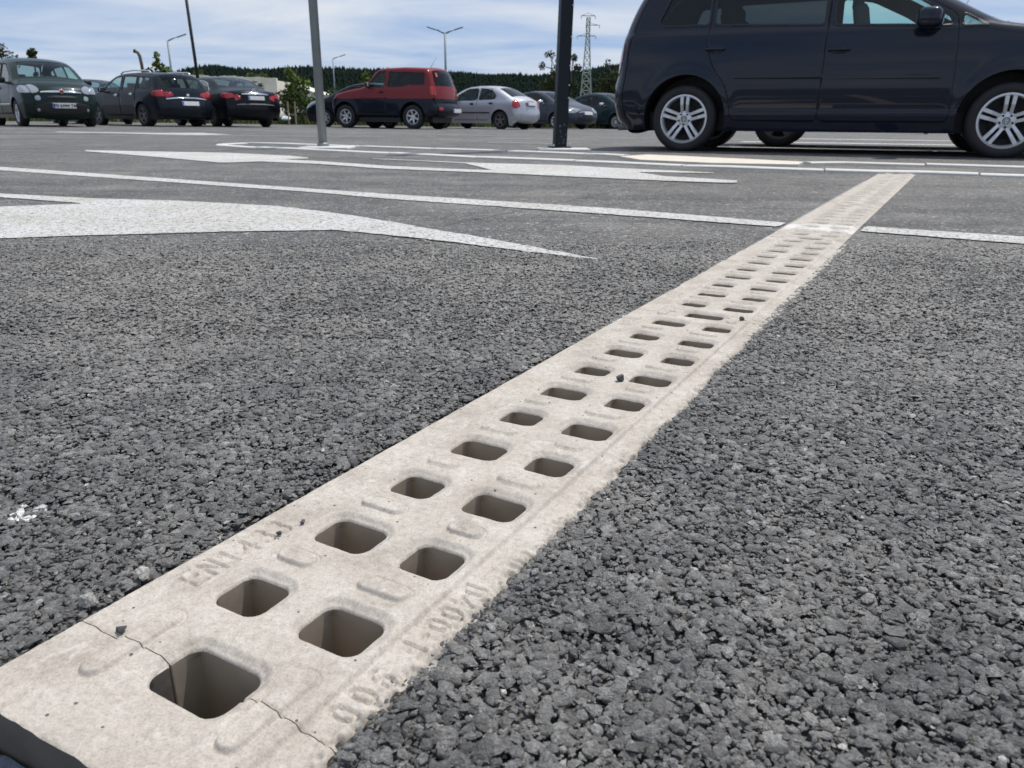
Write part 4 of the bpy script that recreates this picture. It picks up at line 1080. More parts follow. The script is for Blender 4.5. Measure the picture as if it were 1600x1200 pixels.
M_PLBLUE = pmat('plate_blue', (0.03, 0.06, 0.42), 0.5)
M_INK = pmat('plate_ink', (0.02, 0.02, 0.02), 0.6)
G_CLEAR = glass_mat('green_tinted_glass', (0.66, 0.84, 0.80))
G_DARK = glass_mat('privacy_glass', (0.20, 0.235, 0.24))
G_GREY = glass_mat('grey_glass', (0.50, 0.58, 0.58))
def car_paint(name, col, metal=0.0, rough=0.35): return pmat(name, col, rough, metal=metal, coat=0.32, spec=0.08)

_ico = [('x',)]
class Body:
    """car body surface: sides are a height field over the side view, the rest is lofted along the silhouette"""
    def __init__(s, sp):
        s.sp = sp; s.sil = chaikin(sp['sil'], 3) if not sp.get('boxy') else chaikin(round_poly(sp['sil'], sp['boxy'], False), 1)
        d = np.hypot(*np.diff(s.sil, axis=0).T); s.s = np.concatenate([[0], np.cumsum(d)])
        s.L = sp['sil'][-1][0]; s.xm = (s.sil[:, 0].min() + s.sil[:, 0].max()) / 2; s.hl = (s.sil[:, 0].max() - s.sil[:, 0].min()) / 2
        t = np.gradient(s.sil, axis=0); t /= np.linalg.norm(t, axis=1)[:, None]; s.nrm = np.column_stack([-t[:, 1], t[:, 0]])
        s.closed = np.vstack([s.sil, [[s.sil[-1][0] - 0.05, sp.get('sill', 0.2)], [s.sil[0][0] + 0.05, sp.get('sill', 0.2)]]])
    def S0(s, x, z):
        sp = s.sp; W = sp['W'] / 2
        e = np.clip(np.abs(x - s.xm) / s.hl, 0, 1)
        w = W * (1 - sp.get('taper', 0.07) * e ** 5)
        belt = sp['belt']
        y = w - 0.05 * np.clip((0.62 - z) / 0.42, 0, 1) ** 2 - 0.022 * np.clip((z - 0.72) / (belt - 0.72), 0, 1) ** 2
        y = y - sp.get('tumble', 0.32) * np.clip(z - belt, 0, 2) - 0.02 * sstep(belt - 0.01, belt + 0.05, z)
        if 'crease' in sp:
            zc_ = sp['crease']; y = y + 0.010 * sstep(zc_ + 0.015, zc_ - 0.015, z) * (np.abs(x - s.xm) < s.hl - 0.9)
        for wx in sp['axles']:
            dd = np.hypot(x - wx, z - sp['wr']) - sp['ra']
            y = y + sp.get('flare', 0.012) * np.exp(-(np.clip(dd, 0, 9) / 0.07) ** 2)
        return y
    def rr(s, x):
        e = np.clip((np.abs(x - s.xm) - (s.hl - 0.55)) / 0.55, 0, 1)
        return s.sp.get('r', 0.075) + (s.sp.get('rend', 0.20) - s.sp.get('r', 0.075)) * e * e
    def side(s, x, z):
        d = sd_line(x, z, s.sil); r = s.rr(x); q = np.clip(1 - d / r, 0, 1)
        return s.S0(x, z) - r * (1 - np.sqrt(np.clip(1 - q * q, 0, 1)))
    def at(s, sv):
        x = np.interp(sv, s.s, s.sil[:, 0]); z = np.interp(sv, s.s, s.sil[:, 1])
        nx = np.interp(sv, s.s, s.nrm[:, 0]); nz_ = np.interp(sv, s.s, s.nrm[:, 1]); return x, z, nx, nz_
    def w(s, sv): x, z, _, _ = s.at(sv); return s.S0(x, z) - s.rr(x)
    def strip(s, sv, y, off=0.0):
        x, z, nx, nz_ = s.at(sv); w = s.w(sv); q = np.clip(np.abs(y) / w, 0, 1)
        b = (s.sp.get('crown', 0.035) + 0.075 * np.abs(nx)) * (1 - q ** 2.4) + off
        return np.column_stack([x + nx * b, y, z + nz_ * b])
    def s_of(s, p):
        return float(s.s[np.argmin(np.hypot(s.sil[:, 0] - p[0], s.sil[:, 1] - p[1]))])
    def s_at_z(s, z, front):
        m = (s.sil[:, 0] > s.xm) == front
        ss, zz = s.s[m], s.sil[m, 1]; k = np.argsort(zz); return np.interp(z, zz[k], ss[k])

def grid_of(a0, a1, b0, b1, h):
    a = np.linspace(a0, a1, max(3, int((a1 - a0) / h) + 2)); b = np.linspace(b0, b1, max(3, int((b1 - b0) / h) + 2))
    return a, b, *np.meshgrid(a, b, indexing='ij')

def side_part(B, f, box, h, off=0.0, sgn=1, skirt=0.0):
    xs, zs, X, Z = grid_of(*box, h)
    V, Fc = clip_grid(xs, zs, f(X, Z))
    if not len(Fc): return [], []
    y = B.side(V[:, 0], V[:, 1]) + off
    P = np.column_stack([V[:, 0], sgn * y, V[:, 1]])
    Fc = [fc[::-1] for fc in Fc] if sgn > 0 else Fc
    if skirt:
        be = boundary_edges(Fc); n = len(P); Q = P.copy(); Q[:, 1] -= sgn * skirt
        P = np.vstack([P, Q]); Fc = Fc + [[b, a, a + n, b + n] for a, b in be]
    return P.tolist(), Fc

def strip_part(B, f, box, hs, hy, off=0.0, skirt=0.0):
    ss, ys, Sg, Y = grid_of(box[0], box[1], -1, 1, 1); 
    ss = np.linspace(box[0], box[1], max(3, int((box[1] - box[0]) / hs) + 2)); qs = np.linspace(box[2], box[3], max(3, int((box[3] - box[2]) / hy) + 2))
    Sg, Q = np.meshgrid(ss, qs, indexing='ij')
    Wd = B.w(Sg.ravel()).reshape(Sg.shape)
    V, Fc = clip_grid(ss, qs, f(Sg, Q * Wd, Wd))
    if not len(Fc): return [], []
    P = B.strip(V[:, 0], V[:, 1] * B.w(V[:, 0]), off)
    Fc = [fc[::-1] for fc in Fc]
    if skirt:
        be = boundary_edges(Fc); n = len(P); Q2 = B.strip(V[:, 0], V[:, 1] * B.w(V[:, 0]), off - skirt)
        P = np.vstack([P, Q2]); Fc = Fc + [[b, a, a + n, b + n] for a, b in be]
    return P.tolist(), Fc

def wheel(parent, x, y, r, sgn, sp, label=None):
    w = empty('wheel', (x, y, r - 0.008), 0, parent)
    tw = sp.get('tw', 0.205); rim = sp.get('rim', 0.66) * r
    mb = MB(); h = tw / 2
    mb.lathe_y([(rim, -h * 0.85), (rim + 0.02, -h * 0.98), (r - 0.035, -h), (r - 0.012, -h * 0.86), (r, -h * 0.55), (r, h * 0.55), (r - 0.012, h * 0.86), (r - 0.035, h), (rim + 0.02, h * 0.98), (rim, h * 0.85)], 40, True)
    t = mb.build('tyre', M_TYRE, w, True)
    o = sgn
    alloy = sp.get('alloy', M_ALLOY)
    mb = MB()
    mb.lathe_y([(rim + 0.004, o * h * 0.88), (rim - 0.012, o * h * 0.90), (rim - 0.022, o * h * 0.72), (rim - 0.028, -o * h * 0.7), (rim, -o * h * 0.85)], 40)
    n = sp.get('spokes', 5); dbl = sp.get('double', False); hub = 0.075
    def spoke(a, wd0, wd1, lean=0):
        ca, sa = math.cos(a), math.sin(a)
        r0, r1 = hub * 0.75, rim - 0.012; y0, y1 = o * h * 0.62, o * h * 0.84
        P = []
        for rr_, yy, ww, th in ((r0, y0, wd0, 0.03), ((r0 + r1) / 2, (y0 + y1) / 2 + o * 0.012, (wd0 + wd1) / 2, 0.026), (r1, y1, wd1, 0.03)):
            for du, dy in ((-ww / 2, -o * th), (-ww / 2 * 0.8, 0), (ww / 2 * 0.8, 0), (ww / 2, -o * th)):
                tt = du + lean * (1 - (rr_ - r0) / (r1 - r0)) * -0.2 + lean
                P.append((ca * rr_ - sa * tt, yy + dy, sa * rr_ + ca * tt))
        mb.add(P, [(i * 4 + k, i * 4 + k + 1, (i + 1) * 4 + k + 1, (i + 1) * 4 + k) for i in range(2) for k in range(3)])
    ph = sp.get('phase', 0.3)
    for k in range(n):
        a = 2 * math.pi * k / n + ph
        if dbl:
            spoke(a, 0.030, 0.040, 0.030); spoke(a, 0.030, 0.040, -0.030)
        else: spoke(a, sp.get('sw0', 0.05), sp.get('sw1', 0.07))
    mb.lathe_y([(0.0, o * h * 0.66), (hub * 0.5, o * h * 0.66), (hub, o * h * 0.60), (hub * 1.1, o * h * 0.35)], 24)
    mb.build('rim', alloy, w, False)
    mb = MB(); mb.lathe_y([(0.0, o * h * 0.30), (rim * 0.62, o * h * 0.30), (rim * 0.62, o * h * 0.18)], 24); mb.build('brake_disc', M_BRAKE if not sp.get('disc') else sp['disc'], w, True)
    mb = MB(); mb.lathe_y([(0.0, o * h * 0.10), (rim, o * h * 0.10)], 24); mb.build('wheel_back', M_BRAKE, w)
    if sp.get('nuts'):
        for k in range(5):
            a = 2 * math.pi * (k + 0.5) / 5 + ph; c_ = (math.cos(a) * 0.052, 0, math.sin(a) * 0.052)
            mb = MB(); mb.tube([(c_[0], o * h * 0.60, c_[2]), (c_[0], o * (h * 0.66 + 0.003), c_[2])], 0.010, 8); mb.build('wheel_bolt', M_BRAKE, w)
    if sp.get('emblem'):
        mb = MB(); y = o * (h * 0.66 + 0.003)
        ring = [(math.cos(a) * 0.028, y, math.sin(a) * 0.028) for a in np.linspace(0, 2 * math.pi, 25)]
        mb.tube(ring, 0.0028, 5, False)
        for P in ([(-0.012, 0.022), (0, 0.004), (0.012, 0.022)], [(-0.021, 0.014), (-0.010, -0.020), (0, -0.001), (0.010, -0.020), (0.021, 0.014)]):
            mb.tube([(o * -px, y, pz) for px, pz in P], 0.0026, 5)
        mb.build('hub_emblem', M_BRAKE, w)
    return w

def make_car(label, sp, anchor, ang, cat='car', group='cars parked in the lot'):
    """anchor: (x_local, y_local, world X, world Y)"""
    B = Body(sp); h = sp.get('h', 0.04)
    ca, sa = math.cos(ang), math.sin(ang)
    ax, ay, wx, wy = anchor
    X0, Y0 = wx - (ax * ca - ay * sa), wy - (ax * sa + ay * ca)
    # tilt with the ground so that all four wheels touch it
    cx_, cy_ = sum(sp['axles']) / 2, 0
    pts = [(px, py) for px in sp['axles'] for py in (-0.75, 0.75)]
    zs = [zg(X0 + px * ca - py * sa, Y0 + px * sa + py * ca) for px, py in pts]
    A = np.column_stack([np.array(pts), np.ones(4)]); sol = np.linalg.lstsq(A, np.array(zs), rcond=None)[0]
    root = empty('parked_car', (X0, Y0, float(sol[2])))
    root.rotation_mode = 'XYZ'
    root.rotation_euler = (Matrix.Rotation(ang, 3, 'Z') @ Matrix.Rotation(-math.atan(sol[0]), 3, 'Y') @ Matrix.Rotation(math.atan(sol[1]), 3, 'X')).to_euler()
    tag(root, label, cat, group)
    paint = sp['paint']; x0, x1 = B.sil[:, 0].min(), B.sil[:, 0].max(); z1 = B.sil[:, 1].max(); zb = sp.get('sill', 0.2)
    W2 = sp['W'] / 2
    wins = [(round_poly(p, sp.get('wrad', 0.05)), g) for p, g in sp['wins']]
    doors = [round_poly(p, 0.06) for p in sp['doors']]
    def arches(X, Z):
        d = np.full(X.shape, 1e9)
        for wx_ in sp['axles']: d = np.minimum(d, np.hypot(X - wx_, Z - sp['wr']) - sp['ra'])
        return d
    def winf(X, Z):
        d = np.full(X.shape, 1e9)
        for p, _ in wins: d = np.minimum(d, sd_poly(X, Z, p))
        return d
    def shell(X, Z): return np.maximum.reduce([sd_poly(X, Z, B.closed), zb - Z, -arches(X, Z)])
    clad = sp.get('clad')
    def bodyf(X, Z):
        f = np.maximum(shell(X, Z), -winf(X, Z))
        for p in doors: f = np.maximum(f, -(sd_poly(X, Z, p) - 0.005))
        if clad: f = np.maximum(f, clad - Z)
        return f
    s_ws = (B.s_of(sp['ws'][0]), B.s_of(sp['ws'][1])); s_rw = (B.s_of(sp['rw'][0]), B.s_of(sp['rw'][1]))
    mar = sp.get('pillar', 0.05)
    def glassf(Sg, Y, Wd, a): return np.maximum(np.maximum(a[0] - Sg, Sg - a[1]), np.abs(Y) - (Wd - mar))
    ws_, rw_ = (min(s_ws), max(s_ws)), (min(s_rw), max(s_rw))
    sclad = (B.s_at_z(clad, False), B.s_at_z(clad, True)) if clad else None
    def stripf(Sg, Y, Wd):
        f = np.maximum(-glassf(Sg, Y, Wd, ws_), -glassf(Sg, Y, Wd, rw_))
        if clad: f = np.maximum.reduce([f, sclad[0] - Sg, Sg - sclad[1]])
        return f
    box = (x0, x1, zb, z1)
    mb = MB()
    for sgn in (1, -1): mb.add(*side_part(B, bodyf, box, h, 0, sgn))
    mb.add(*strip_part(B, stripf, (0, B.s[-1], -1, 1), h, 0.07))
    mb.build('body', paint, root, True)
    if clad:
        mb = MB()
        for sgn in (1, -1): mb.add(*side_part(B, lambda X, Z: np.maximum.reduce([shell(X, Z), Z - clad] + [-(sd_poly(X, Z, p) - 0.004) for p in doors]), box, h, 0.012, sgn))
        mb.add(*strip_part(B, lambda Sg, Y, Wd: np.minimum(Sg - sclad[0], sclad[1] - Sg), (0, B.s[-1], -1, 1), h, 0.07, 0.01))
        mb.build('lower_cladding', sp['cladmat'], root, True)
    for sgn in (1, -1):
        for p in doors:
            bx = (p[:, 0].min(), p[:, 0].max(), p[:, 1].min(), p[:, 1].max())
            fd = lambda X, Z: np.maximum.reduce([sd_poly(X, Z, p), shell(X, Z), -winf(X, Z)])
            if clad:
                mb = MB(); mb.add(*side_part(B, lambda X, Z: np.maximum(fd(X, Z), clad - Z), bx, h, 0.0, sgn, 0.03)); d_ = mb.build('door', paint, root, True)
                mb = MB(); mb.add(*side_part(B, lambda X, Z: np.maximum(fd(X, Z), Z - clad), bx, h, 0.012, sgn, 0.03)); mb.build('door_cladding', sp['cladmat'], d_, True)
            else:
                mb = MB(); mb.add(*side_part(B, fd, bx, h, 0.0, sgn, 0.03)); d_ = mb.build('door', paint, root, True)
        for p in doors:      # dark rebate behind the shut line
            mb = MB(); mb.add(*side_part(B, lambda X, Z: np.maximum.reduce([np.abs(sd_poly(X, Z, p)) - 0.03, shell(X, Z), -winf(X, Z) - 0.012]), (p[:, 0].min() - .04, p[:, 0].max() + .04, p[:, 1].min() - .04, p[:, 1].max() + .04), 0.02 if h < 0.03 else 0.035, -0.012, sgn)); mb.build('door_rebate', M_TRIM, root, True)
        for p, g in wins:
            bx = (p[:, 0].min(), p[:, 0].max(), p[:, 1].min(), p[:, 1].max())
            mb = MB(); mb.add(*side_part(B, lambda X, Z: sd_poly(X, Z, p), bx, h, -0.010, sgn)); g_ = mb.build('side_window', g, root, True)
            # rubber seal round the pane
            mb = MB(); mb.add(*side_part(B, lambda X, Z: np.maximum(sd_poly(X, Z, p) - 0.006, -(sd_poly(X, Z, p) + 0.014)), (bx[0] - .02, bx[1] + .02, bx[2] - .02, bx[3] + .02), 0.012 if h < 0.03 else 0.020, 0.003, sgn, 0.012)); mb.build('window_seal', sp.get('seal', M_TRIM), g_, True)
        for hx_, hz_ in sp.get('handles', []):
            y = float(B.side(np.array([hx_]), np.array([hz_]))[0])
            mb = MB(); mb.rbox((hx_, sgn * (y + 0.016), hz_), (0.19, 0.026, 0.030), 0.012); mb.rbox((hx_ - 0.0, sgn * (y + 0.001), hz_), (0.12, 0.012, 0.07), 0.006); mb.build('door_handle', sp.get('handlemat', paint), root, True)
        if 'mirror' in sp:
            mx_, mz_ = sp['mirror']; y = float(B.side(np.array([mx_]), np.array([mz_]))[0])
            mb = MB(); mb.rbox((mx_ - 0.0, sgn * (y + 0.16), mz_ + 0.02), sp.get('mirsize', (0.13, 0.22, 0.15)), 0.055, Matrix.Rotation(sgn * 0.2, 3, 'Z'), 3); mb.rbox((mx_ + 0.03, sgn * (y + 0.03), mz_ - 0.045), (0.09, 0.12, 0.04), 0.015); m_ = mb.build('wing_mirror', sp.get('mirrormat', paint), root, True)
            mb = MB(); mb.rbox((mx_ - 0.062, sgn * (y + 0.165), mz_ + 0.02), (0.015, 0.17, 0.11), 0.005, Matrix.Rotation(sgn * 0.2, 3, 'Z')); mb.build('mirror_glass', M_CHROME, m_)
        if 'mould' in sp:
            for (a, b_, c_, d2, mm) in sp['mould']:
                mb = MB(); mb.add(*side_part(B, lambda X, Z: np.maximum(shell(X, Z), np.maximum(np.maximum(a - X, X - b_), np.abs(Z - (c_ + (d2[0]) * (X - a))) - d2[1])), (a, b_, c_ - 0.12, c_ + 0.12), 0.02, 0.012, sgn, 0.012)); mb.build('side_moulding', mm, root, True)
        for wx_ in sp['axles']:      # arch liners
            mb = MB(); n = 22; V = []
            for k in range(n + 1):
                a = math.pi * (-0.10 + 1.2 * k / n)
                px, pz = wx_ + math.cos(a) * sp['ra'], sp['wr'] + math.sin(a) * sp['ra']
                yo = float(B.side(np.array([px]), np.array([max(pz, zb)]))[0]) - 0.004
                V += [(px, sgn * yo, pz), (px, sgn * (W2 - 0.42), pz)]
            mb.add(V, [(2 * k, 2 * k + 1, 2 * k + 3, 2 * k + 2) for k in range(n)]); b0 = len(V); V += [(wx_, sgn * (W2 - 0.42), sp['wr'])]
            mb = MB(); mb.add(V, [(2 * k, 2 * k + 1, 2 * k + 3, 2 * k + 2) for k in range(n)] + [(b0, 2 * k + 1, 2 * k + 3) for k in range(n)])
            mb.build('wheel_arch', M_TRIM, root)
            wheel(root, wx_, sgn * (W2 - sp.get('tw', 0.205) / 2 - sp.get('inset', 0.018)), sp['wr'], sgn, sp)
        for nm, poly, mm, off in sp.get('sidepatch', []):
            p = chaikin(poly, 1, True); bx = (p[:, 0].min(), p[:, 0].max(), p[:, 1].min(), p[:, 1].max())
            mb = MB(); mb.add(*side_part(B, lambda X, Z: np.maximum(sd_poly(X, Z, p), sd_poly(X, Z, B.closed)), bx, 0.018, off, sgn, 0.012)); mb.build(nm, mm, root, True)
    for a, nm, g in ((ws_, 'windscreen', sp.get('wsglass', G_CLEAR)), (rw_, 'rear_window', sp.get('rwglass', G_GREY))):
        mb = MB(); mb.add(*strip_part(B, lambda Sg, Y, Wd: glassf(Sg, Y, Wd, a), (a[0], a[1], -1, 1), h, 0.05, -0.006)); mb.build(nm, g, root, True)
    for nm, front, poly, mm, off, both in sp.get('endpatch', []):      # polygons in (y, z)
        for sgn in ((1, -1) if both else (1,)):
            p = np.array([(B.s_at_z(z, front), sgn * y) for y, z in poly]); p = chaikin(p, 1, True)
            Wm = float(np.max(B.w(p[:, 0])))
            q0, q1 = max(p[:, 1].min() / Wm * 1.1 if p[:, 1].min() < 0 else p[:, 1].min() / Wm * 0.8, -1), min(p[:, 1].max() / Wm * 1.3 if p[:, 1].max() > 0 else p[:, 1].max() / Wm * 0.8, 1)
            if q0 < 0: q0 = max(-1, q0 * 1.2)
            mb = MB(); mb.add(*strip_part(B, lambda Sg, Y, Wd: sd_poly(Sg, Y, p), (p[:, 0].min(), p[:, 0].max(), q0, q1), 0.012, 0.02, off, 0.014)); mb.build(nm, mm, root, True)
    # floor, bulkheads, seats, dashboard
    xr, xf = sp['axles']
    mb = MB(); mb.box(((x0 + x1) / 2, 0, 0.29), (x1 - x0 - 0.5, sp['W'] - 0.56, 0.18)); mb.box(((xr + xf) / 2, 0, 0.27), (xf - xr - 2 * sp['ra'] - 0.04, sp['W'] - 0.16, 0.14)); mb.build('underbody', M_TRIM, root)
    zs_ = sp.get('seatz', 0.0)
    for sx, sy in [(xf - 1.12, 0.37), (xf - 1.12, -0.37), (xr + 0.48, 0.40), (xr + 0.48, -0.40)]:
        hs_ = sp['belt'] + 0.10 + zs_
        mb = MB(); mb.rbox((sx + 0.22, sy, 0.50), (0.5, 0.5, 0.16), 0.05); mb.rbox((sx - 0.10, sy, (hs_ + 0.5) / 2), (0.14, 0.5, hs_ - 0.42), 0.06, Matrix.Rotation(rad(-12), 3, 'Y')); st_ = mb.build('seat', M_SEAT, root, True)
        mb = MB(); mb.rbox((sx - 0.21, sy, hs_ + 0.06), (0.10, 0.27, 0.18), 0.04); mb.build('headrest', M_SEAT, st_, True)
    mb = MB(); mb.rbox((xf - 0.30, 0, sp['belt'] - 0.16), (0.5, sp['W'] - 0.34, 0.26), 0.07); mb.build('dashboard', M_INT, root, True)
    mb = MB(); ring = [(xf - 0.60 - 0.06 * math.sin(a), 0.37 + 0.18 * math.cos(a), sp['belt'] - 0.06 + 0.17 * math.sin(a)) for a in np.linspace(0, 2 * math.pi, 21)]; mb.tube(ring, 0.016, 6, False); mb.build('steering_wheel', M_INT, root, True)
    root['_B'] = 0
    del root['_B']
    return root, B

def plate(root, B, front, z, y=0.0, text=None, off=0.012):
    s = B.s_at_z(z, front); p = B.strip(np.array([s]), np.array([y]), off)[0]
    x, zz, nx, nz_ = [float(a) for a in B.at(s)]
    sx = 1 if nx > 0 else -1
    M = Matrix.Rotation(math.atan2(nz_, abs(nx)) * -sx * 0.6, 3, 'Y')
    mb = MB(); mb.rbox(p, (0.016, 0.52, 0.115), 0.006, M); o = mb.build('number_plate', M_PLATE, root)
    mb = MB(); mb.box(Vector(p) + M @ Vector((sx * 0.009, -sx * 0.235, 0)), (0.004, 0.042, 0.105), M); mb.build('plate_band', M_PLBLUE, o)
    if text:
        cu = bpy.data.curves.new('plate_text', 'FONT'); cu.body = text; cu.size = 0.105; cu.align_x = 'CENTER'; cu.align_y = 'CENTER'; cu.extrude = 0.001; cu.offset = 0.002
        tmp = bpy.data.objects.new('plate_text', cu); COL.objects.link(tmp)
        dg = bpy.context.evaluated_depsgraph_get(); me = bpy.data.meshes.new_from_object(tmp.evaluated_get(dg))
        bpy.data.objects.remove(tmp); me.materials.clear(); me.materials.append(M_INK)
        t = bpy.data.objects.new('plate_text', me); COL.objects.link(t); t.parent = o
        R = Matrix(((0, 0, sx), (sx, 0, 0), (0, 1, 0)))
        t.matrix_local = Matrix.Translation(Vector(p) + M @ Vector((sx * 0.0095, sx * 0.02, 0))) @ (M @ R).to_4x4()
    return o

# --- the dark blue minivan on the right
P_NAVY = pmat('navy_paint', (0.0034, 0.0072, 0.0185), 0.4, coat=0.75, spec=0.05)
van = dict(W=1.80, sil=[(0.16, 0.22), (0.06, 0.30), (0.015, 0.44), (0.01, 0.62), (0.05, 0.72), (0.07, 0.95), (0.12, 1.16), (0.20, 1.36), (0.33, 1.57), (0.55, 1.645), (1.5, 1.665), (2.25, 1.63), (2.62, 1.53), (3.05, 1.31), (3.38, 1.135), (3.48, 1.105), (3.9, 1.04), (4.25, 0.93), (4.42, 0.78), (4.49, 0.6), (4.51, 0.42), (4.44, 0.26), (4.36, 0.2)],
           axles=(0.80, 3.60), wr=0.318, ra=0.405, belt=1.08, tumble=0.30, sill=0.205, r=0.085, rend=0.23, crease=0.385, paint=P_NAVY, h=0.018, tw=0.225, rim=0.715, spokes=5, double=True, phase=0.31, nuts=True, emblem=True, seatz=0.12,
           wins=[([(0.50, 1.165), (0.475, 1.22), (0.60, 1.50), (0.98, 1.52), (0.985, 1.16)], G_DARK), ([(1.02, 1.160), (1.02, 1.53), (2.02, 1.545), (2.03, 1.125)], G_DARK), ([(2.10, 1.122), (2.09, 1.545), (2.40, 1.50), (2.75, 1.34), (3.05, 1.16), (3.06, 1.085)], G_CLEAR), ([(3.125, 1.078), (3.12, 1.20), (3.32, 1.092), (3.33, 1.075)], G_CLEAR)],
           doors=[[(0.99, 1.12), (0.975, 1.0), (1.04, 0.80), (1.18, 0.62), (1.24, 0.44), (1.25, 0.30), (2.045, 0.29), (2.05, 1.55), (1.00, 1.545), (0.99, 1.3)], [(2.055, 0.29), (2.06, 1.56), (2.42, 1.515), (2.78, 1.35), (3.09, 1.18), (3.11, 1.0), (3.13, 0.7), (3.14, 0.295)]],
           handles=[(1.06, 0.945), (2.17, 0.915)], mirror=(2.87, 1.115), mirsize=(0.19, 0.24, 0.165), ws=((3.36, 1.145), (2.62, 1.53)), rw=((0.20, 1.36), (0.11, 1.14)), wsglass=G_CLEAR, rwglass=G_DARK, pillar=0.06,
           mould=[(1.25, 3.03, 0.695, (-0.012, 0.018), P_NAVY)],
           sidepatch=[('tail_light', [(0.02, 0.72), (0.10, 0.72), (0.155, 1.02), (0.10, 1.04), (0.02, 0.9)], M_REDD, 0.006), ('reflector', [(0.0, 0.42), (0.09, 0.42), (0.09, 0.46), (0.0, 0.46)], M_REDD, 0.006), ('head_light', [(4.05, 0.76), (4.2, 0.95), (4.5, 0.78), (4.5, 0.62), (4.3, 0.65)], M_LENS, 0.006)],
           endpatch=[('tail_light', False, [(0.50, 0.74), (0.9, 0.74), (0.9, 1.05), (0.58, 1.03)], M_REDD, 0.006, True), ('head_light', True, [(0.40, 0.66), (0.9, 0.68), (0.9, 0.90), (0.5, 0.86)], M_LENS, 0.006, True), ('grille', True, [(-0.38, 0.62), (0.38, 0.62), (0.42, 0.80), (-0.42, 0.80)], M_TRIM, 0.006, False)])
ang_v = math.atan2(-0.39625, 0.91814)
root, B = make_car('dark navy blue minivan with silver five-spoke wheels, largest car, at the right', van, (0.80, -0.89, 1.69, 8.14), ang_v, 'minivan')
mb = MB(); mb.tube([(3.40, 0.2, 1.155), (3.46, -0.3, 1.145), (3.5, -0.6, 1.12)], 0.012, 6); mb.build('wiper', M_TRIM, root, True)
mb = MB(); mb.tube([(0.55, -0.47, 0.24), (0.02, -0.47, 0.22)], 0.03, 10); mb.build('exhaust', M_ALLOYD, root, True)

# --- silhouettes shared by several body types
def hatch(**k):
    d = dict(W=1.72, axles=(0.72, 3.28), wr=0.305, ra=0.365, belt=0.90, tumble=0.36, sill=0.19, r=0.09, rend=0.24, h=0.05, rim=0.66)
    d.update(k); return d
P_GREEN = car_paint('dark_green_paint', (0.010, 0.022, 0.020))
fiat = hatch(W=1.78, sil=[(0.14, 0.24), (0.02, 0.36), (0.0, 0.6), (0.06, 0.95), (0.16, 1.25), (0.32, 1.55), (0.6, 1.64), (1.5, 1.665), (2.3, 1.62), (2.75, 1.50), (3.30, 1.13), (3.42, 1.075), (3.75, 1.02), (4.0, 0.90), (4.10, 0.72), (4.13, 0.52), (4.10, 0.34), (4.0, 0.22)],
             axles=(0.74, 3.35), wr=0.318, ra=0.375, belt=1.02, tumble=0.28, paint=P_GREEN, spokes=9, sw0=0.02, sw1=0.035, rend=0.19, taper=0.10,
             wins=[([(0.45, 1.10), (0.55, 1.42), (0.85, 1.48), (0.85, 1.08)], G_GREY), ([(0.95, 1.08), (0.95, 1.50), (1.85, 1.52), (1.85, 1.05)], G_GREY), ([(1.95, 1.05), (1.95, 1.52), (2.4, 1.48), (2.85, 1.24), (2.98, 1.05)], G_CLEAR)],
             doors=[[(0.95, 0.62), (1.18, 0.30), (1.88, 0.29), (1.90, 1.54), (0.9, 1.5), (0.9, 0.9)], [(1.92, 0.29), (1.93, 1.54), (2.42, 1.50), (2.9, 1.26), (3.03, 1.05), (2.93, 0.30)]],
             handles=[(1.05, 0.93), (2.05, 0.91)], mirror=(2.82, 1.07), ws=((3.31, 1.12), (2.70, 1.52)), rw=((0.15, 1.24), (0.31, 1.53)), pillar=0.05,
             sidepatch=[('head_light', [(3.72, 0.84), (3.80, 0.96), (4.0, 0.93), (4.12, 0.78), (3.92, 0.77)], M_LENS, 0.010)],
             mould=[(1.25, 2.9, 0.52, (0.0, 0.022), M_CHROME)],
             endpatch=[('head_light', True, [(0.47, 0.80), (0.54, 0.76), (0.70, 0.77), (0.72, 0.93), (0.62, 0.95), (0.50, 0.88)], M_LENS, 0.02, True), ('fog_light', True, [(0.47, 0.61), (0.58, 0.60), (0.60, 0.70), (0.49, 0.71)], M_LENS, 0.02, True),
                       ('chrome_bar', True, [(-0.46, 0.755), (0.46, 0.755), (0.46, 0.795), (-0.46, 0.795)], M_CHROME, 0.02, False), ('upper_grille', True, [(-0.34, 0.645), (0.34, 0.645), (0.34, 0.69), (-0.34, 0.69)], M_TRIM, 0.008, False),
                       ('lower_grille', True, [(-0.62, 0.34), (0.62, 0.34), (0.62, 0.56), (-0.62, 0.56)], M_TRIM, 0.008, False), ('driving_lamp', True, [(0.52, 0.37), (0.58, 0.37), (0.58, 0.43), (0.52, 0.43)], M_LENS, 0.02, True)])
A45 = rad(-45)
root, B = make_car('dark green compact car facing the camera with a chrome bar, at the left edge', fiat, (3.35, -0.87, -12.33, 20.2), rad(-47))
plate(root, B, True, 0.50, 0.0, 'PB 6444 TM', 0.03)
s_ = B.s_at_z(0.775, True); p = B.strip(np.array([s_]), np.array([0.0]), 0.03)[0]
mb = MB(); mb.tube([p - np.array([0.02, 0, 0]), p + np.array([0.012, 0, 0])], [0.06, 0.05], 18); mb.build('badge', M_CHROME, root, True)
mb = MB(); mb.tube([p + np.array([0.01, 0, 0]), p + np.array([0.016, 0, 0])], [0.042, 0.04], 18); mb.build('badge_centre', pmat('badge_red', (0.30, 0.02, 0.03), 0.3), root, True)

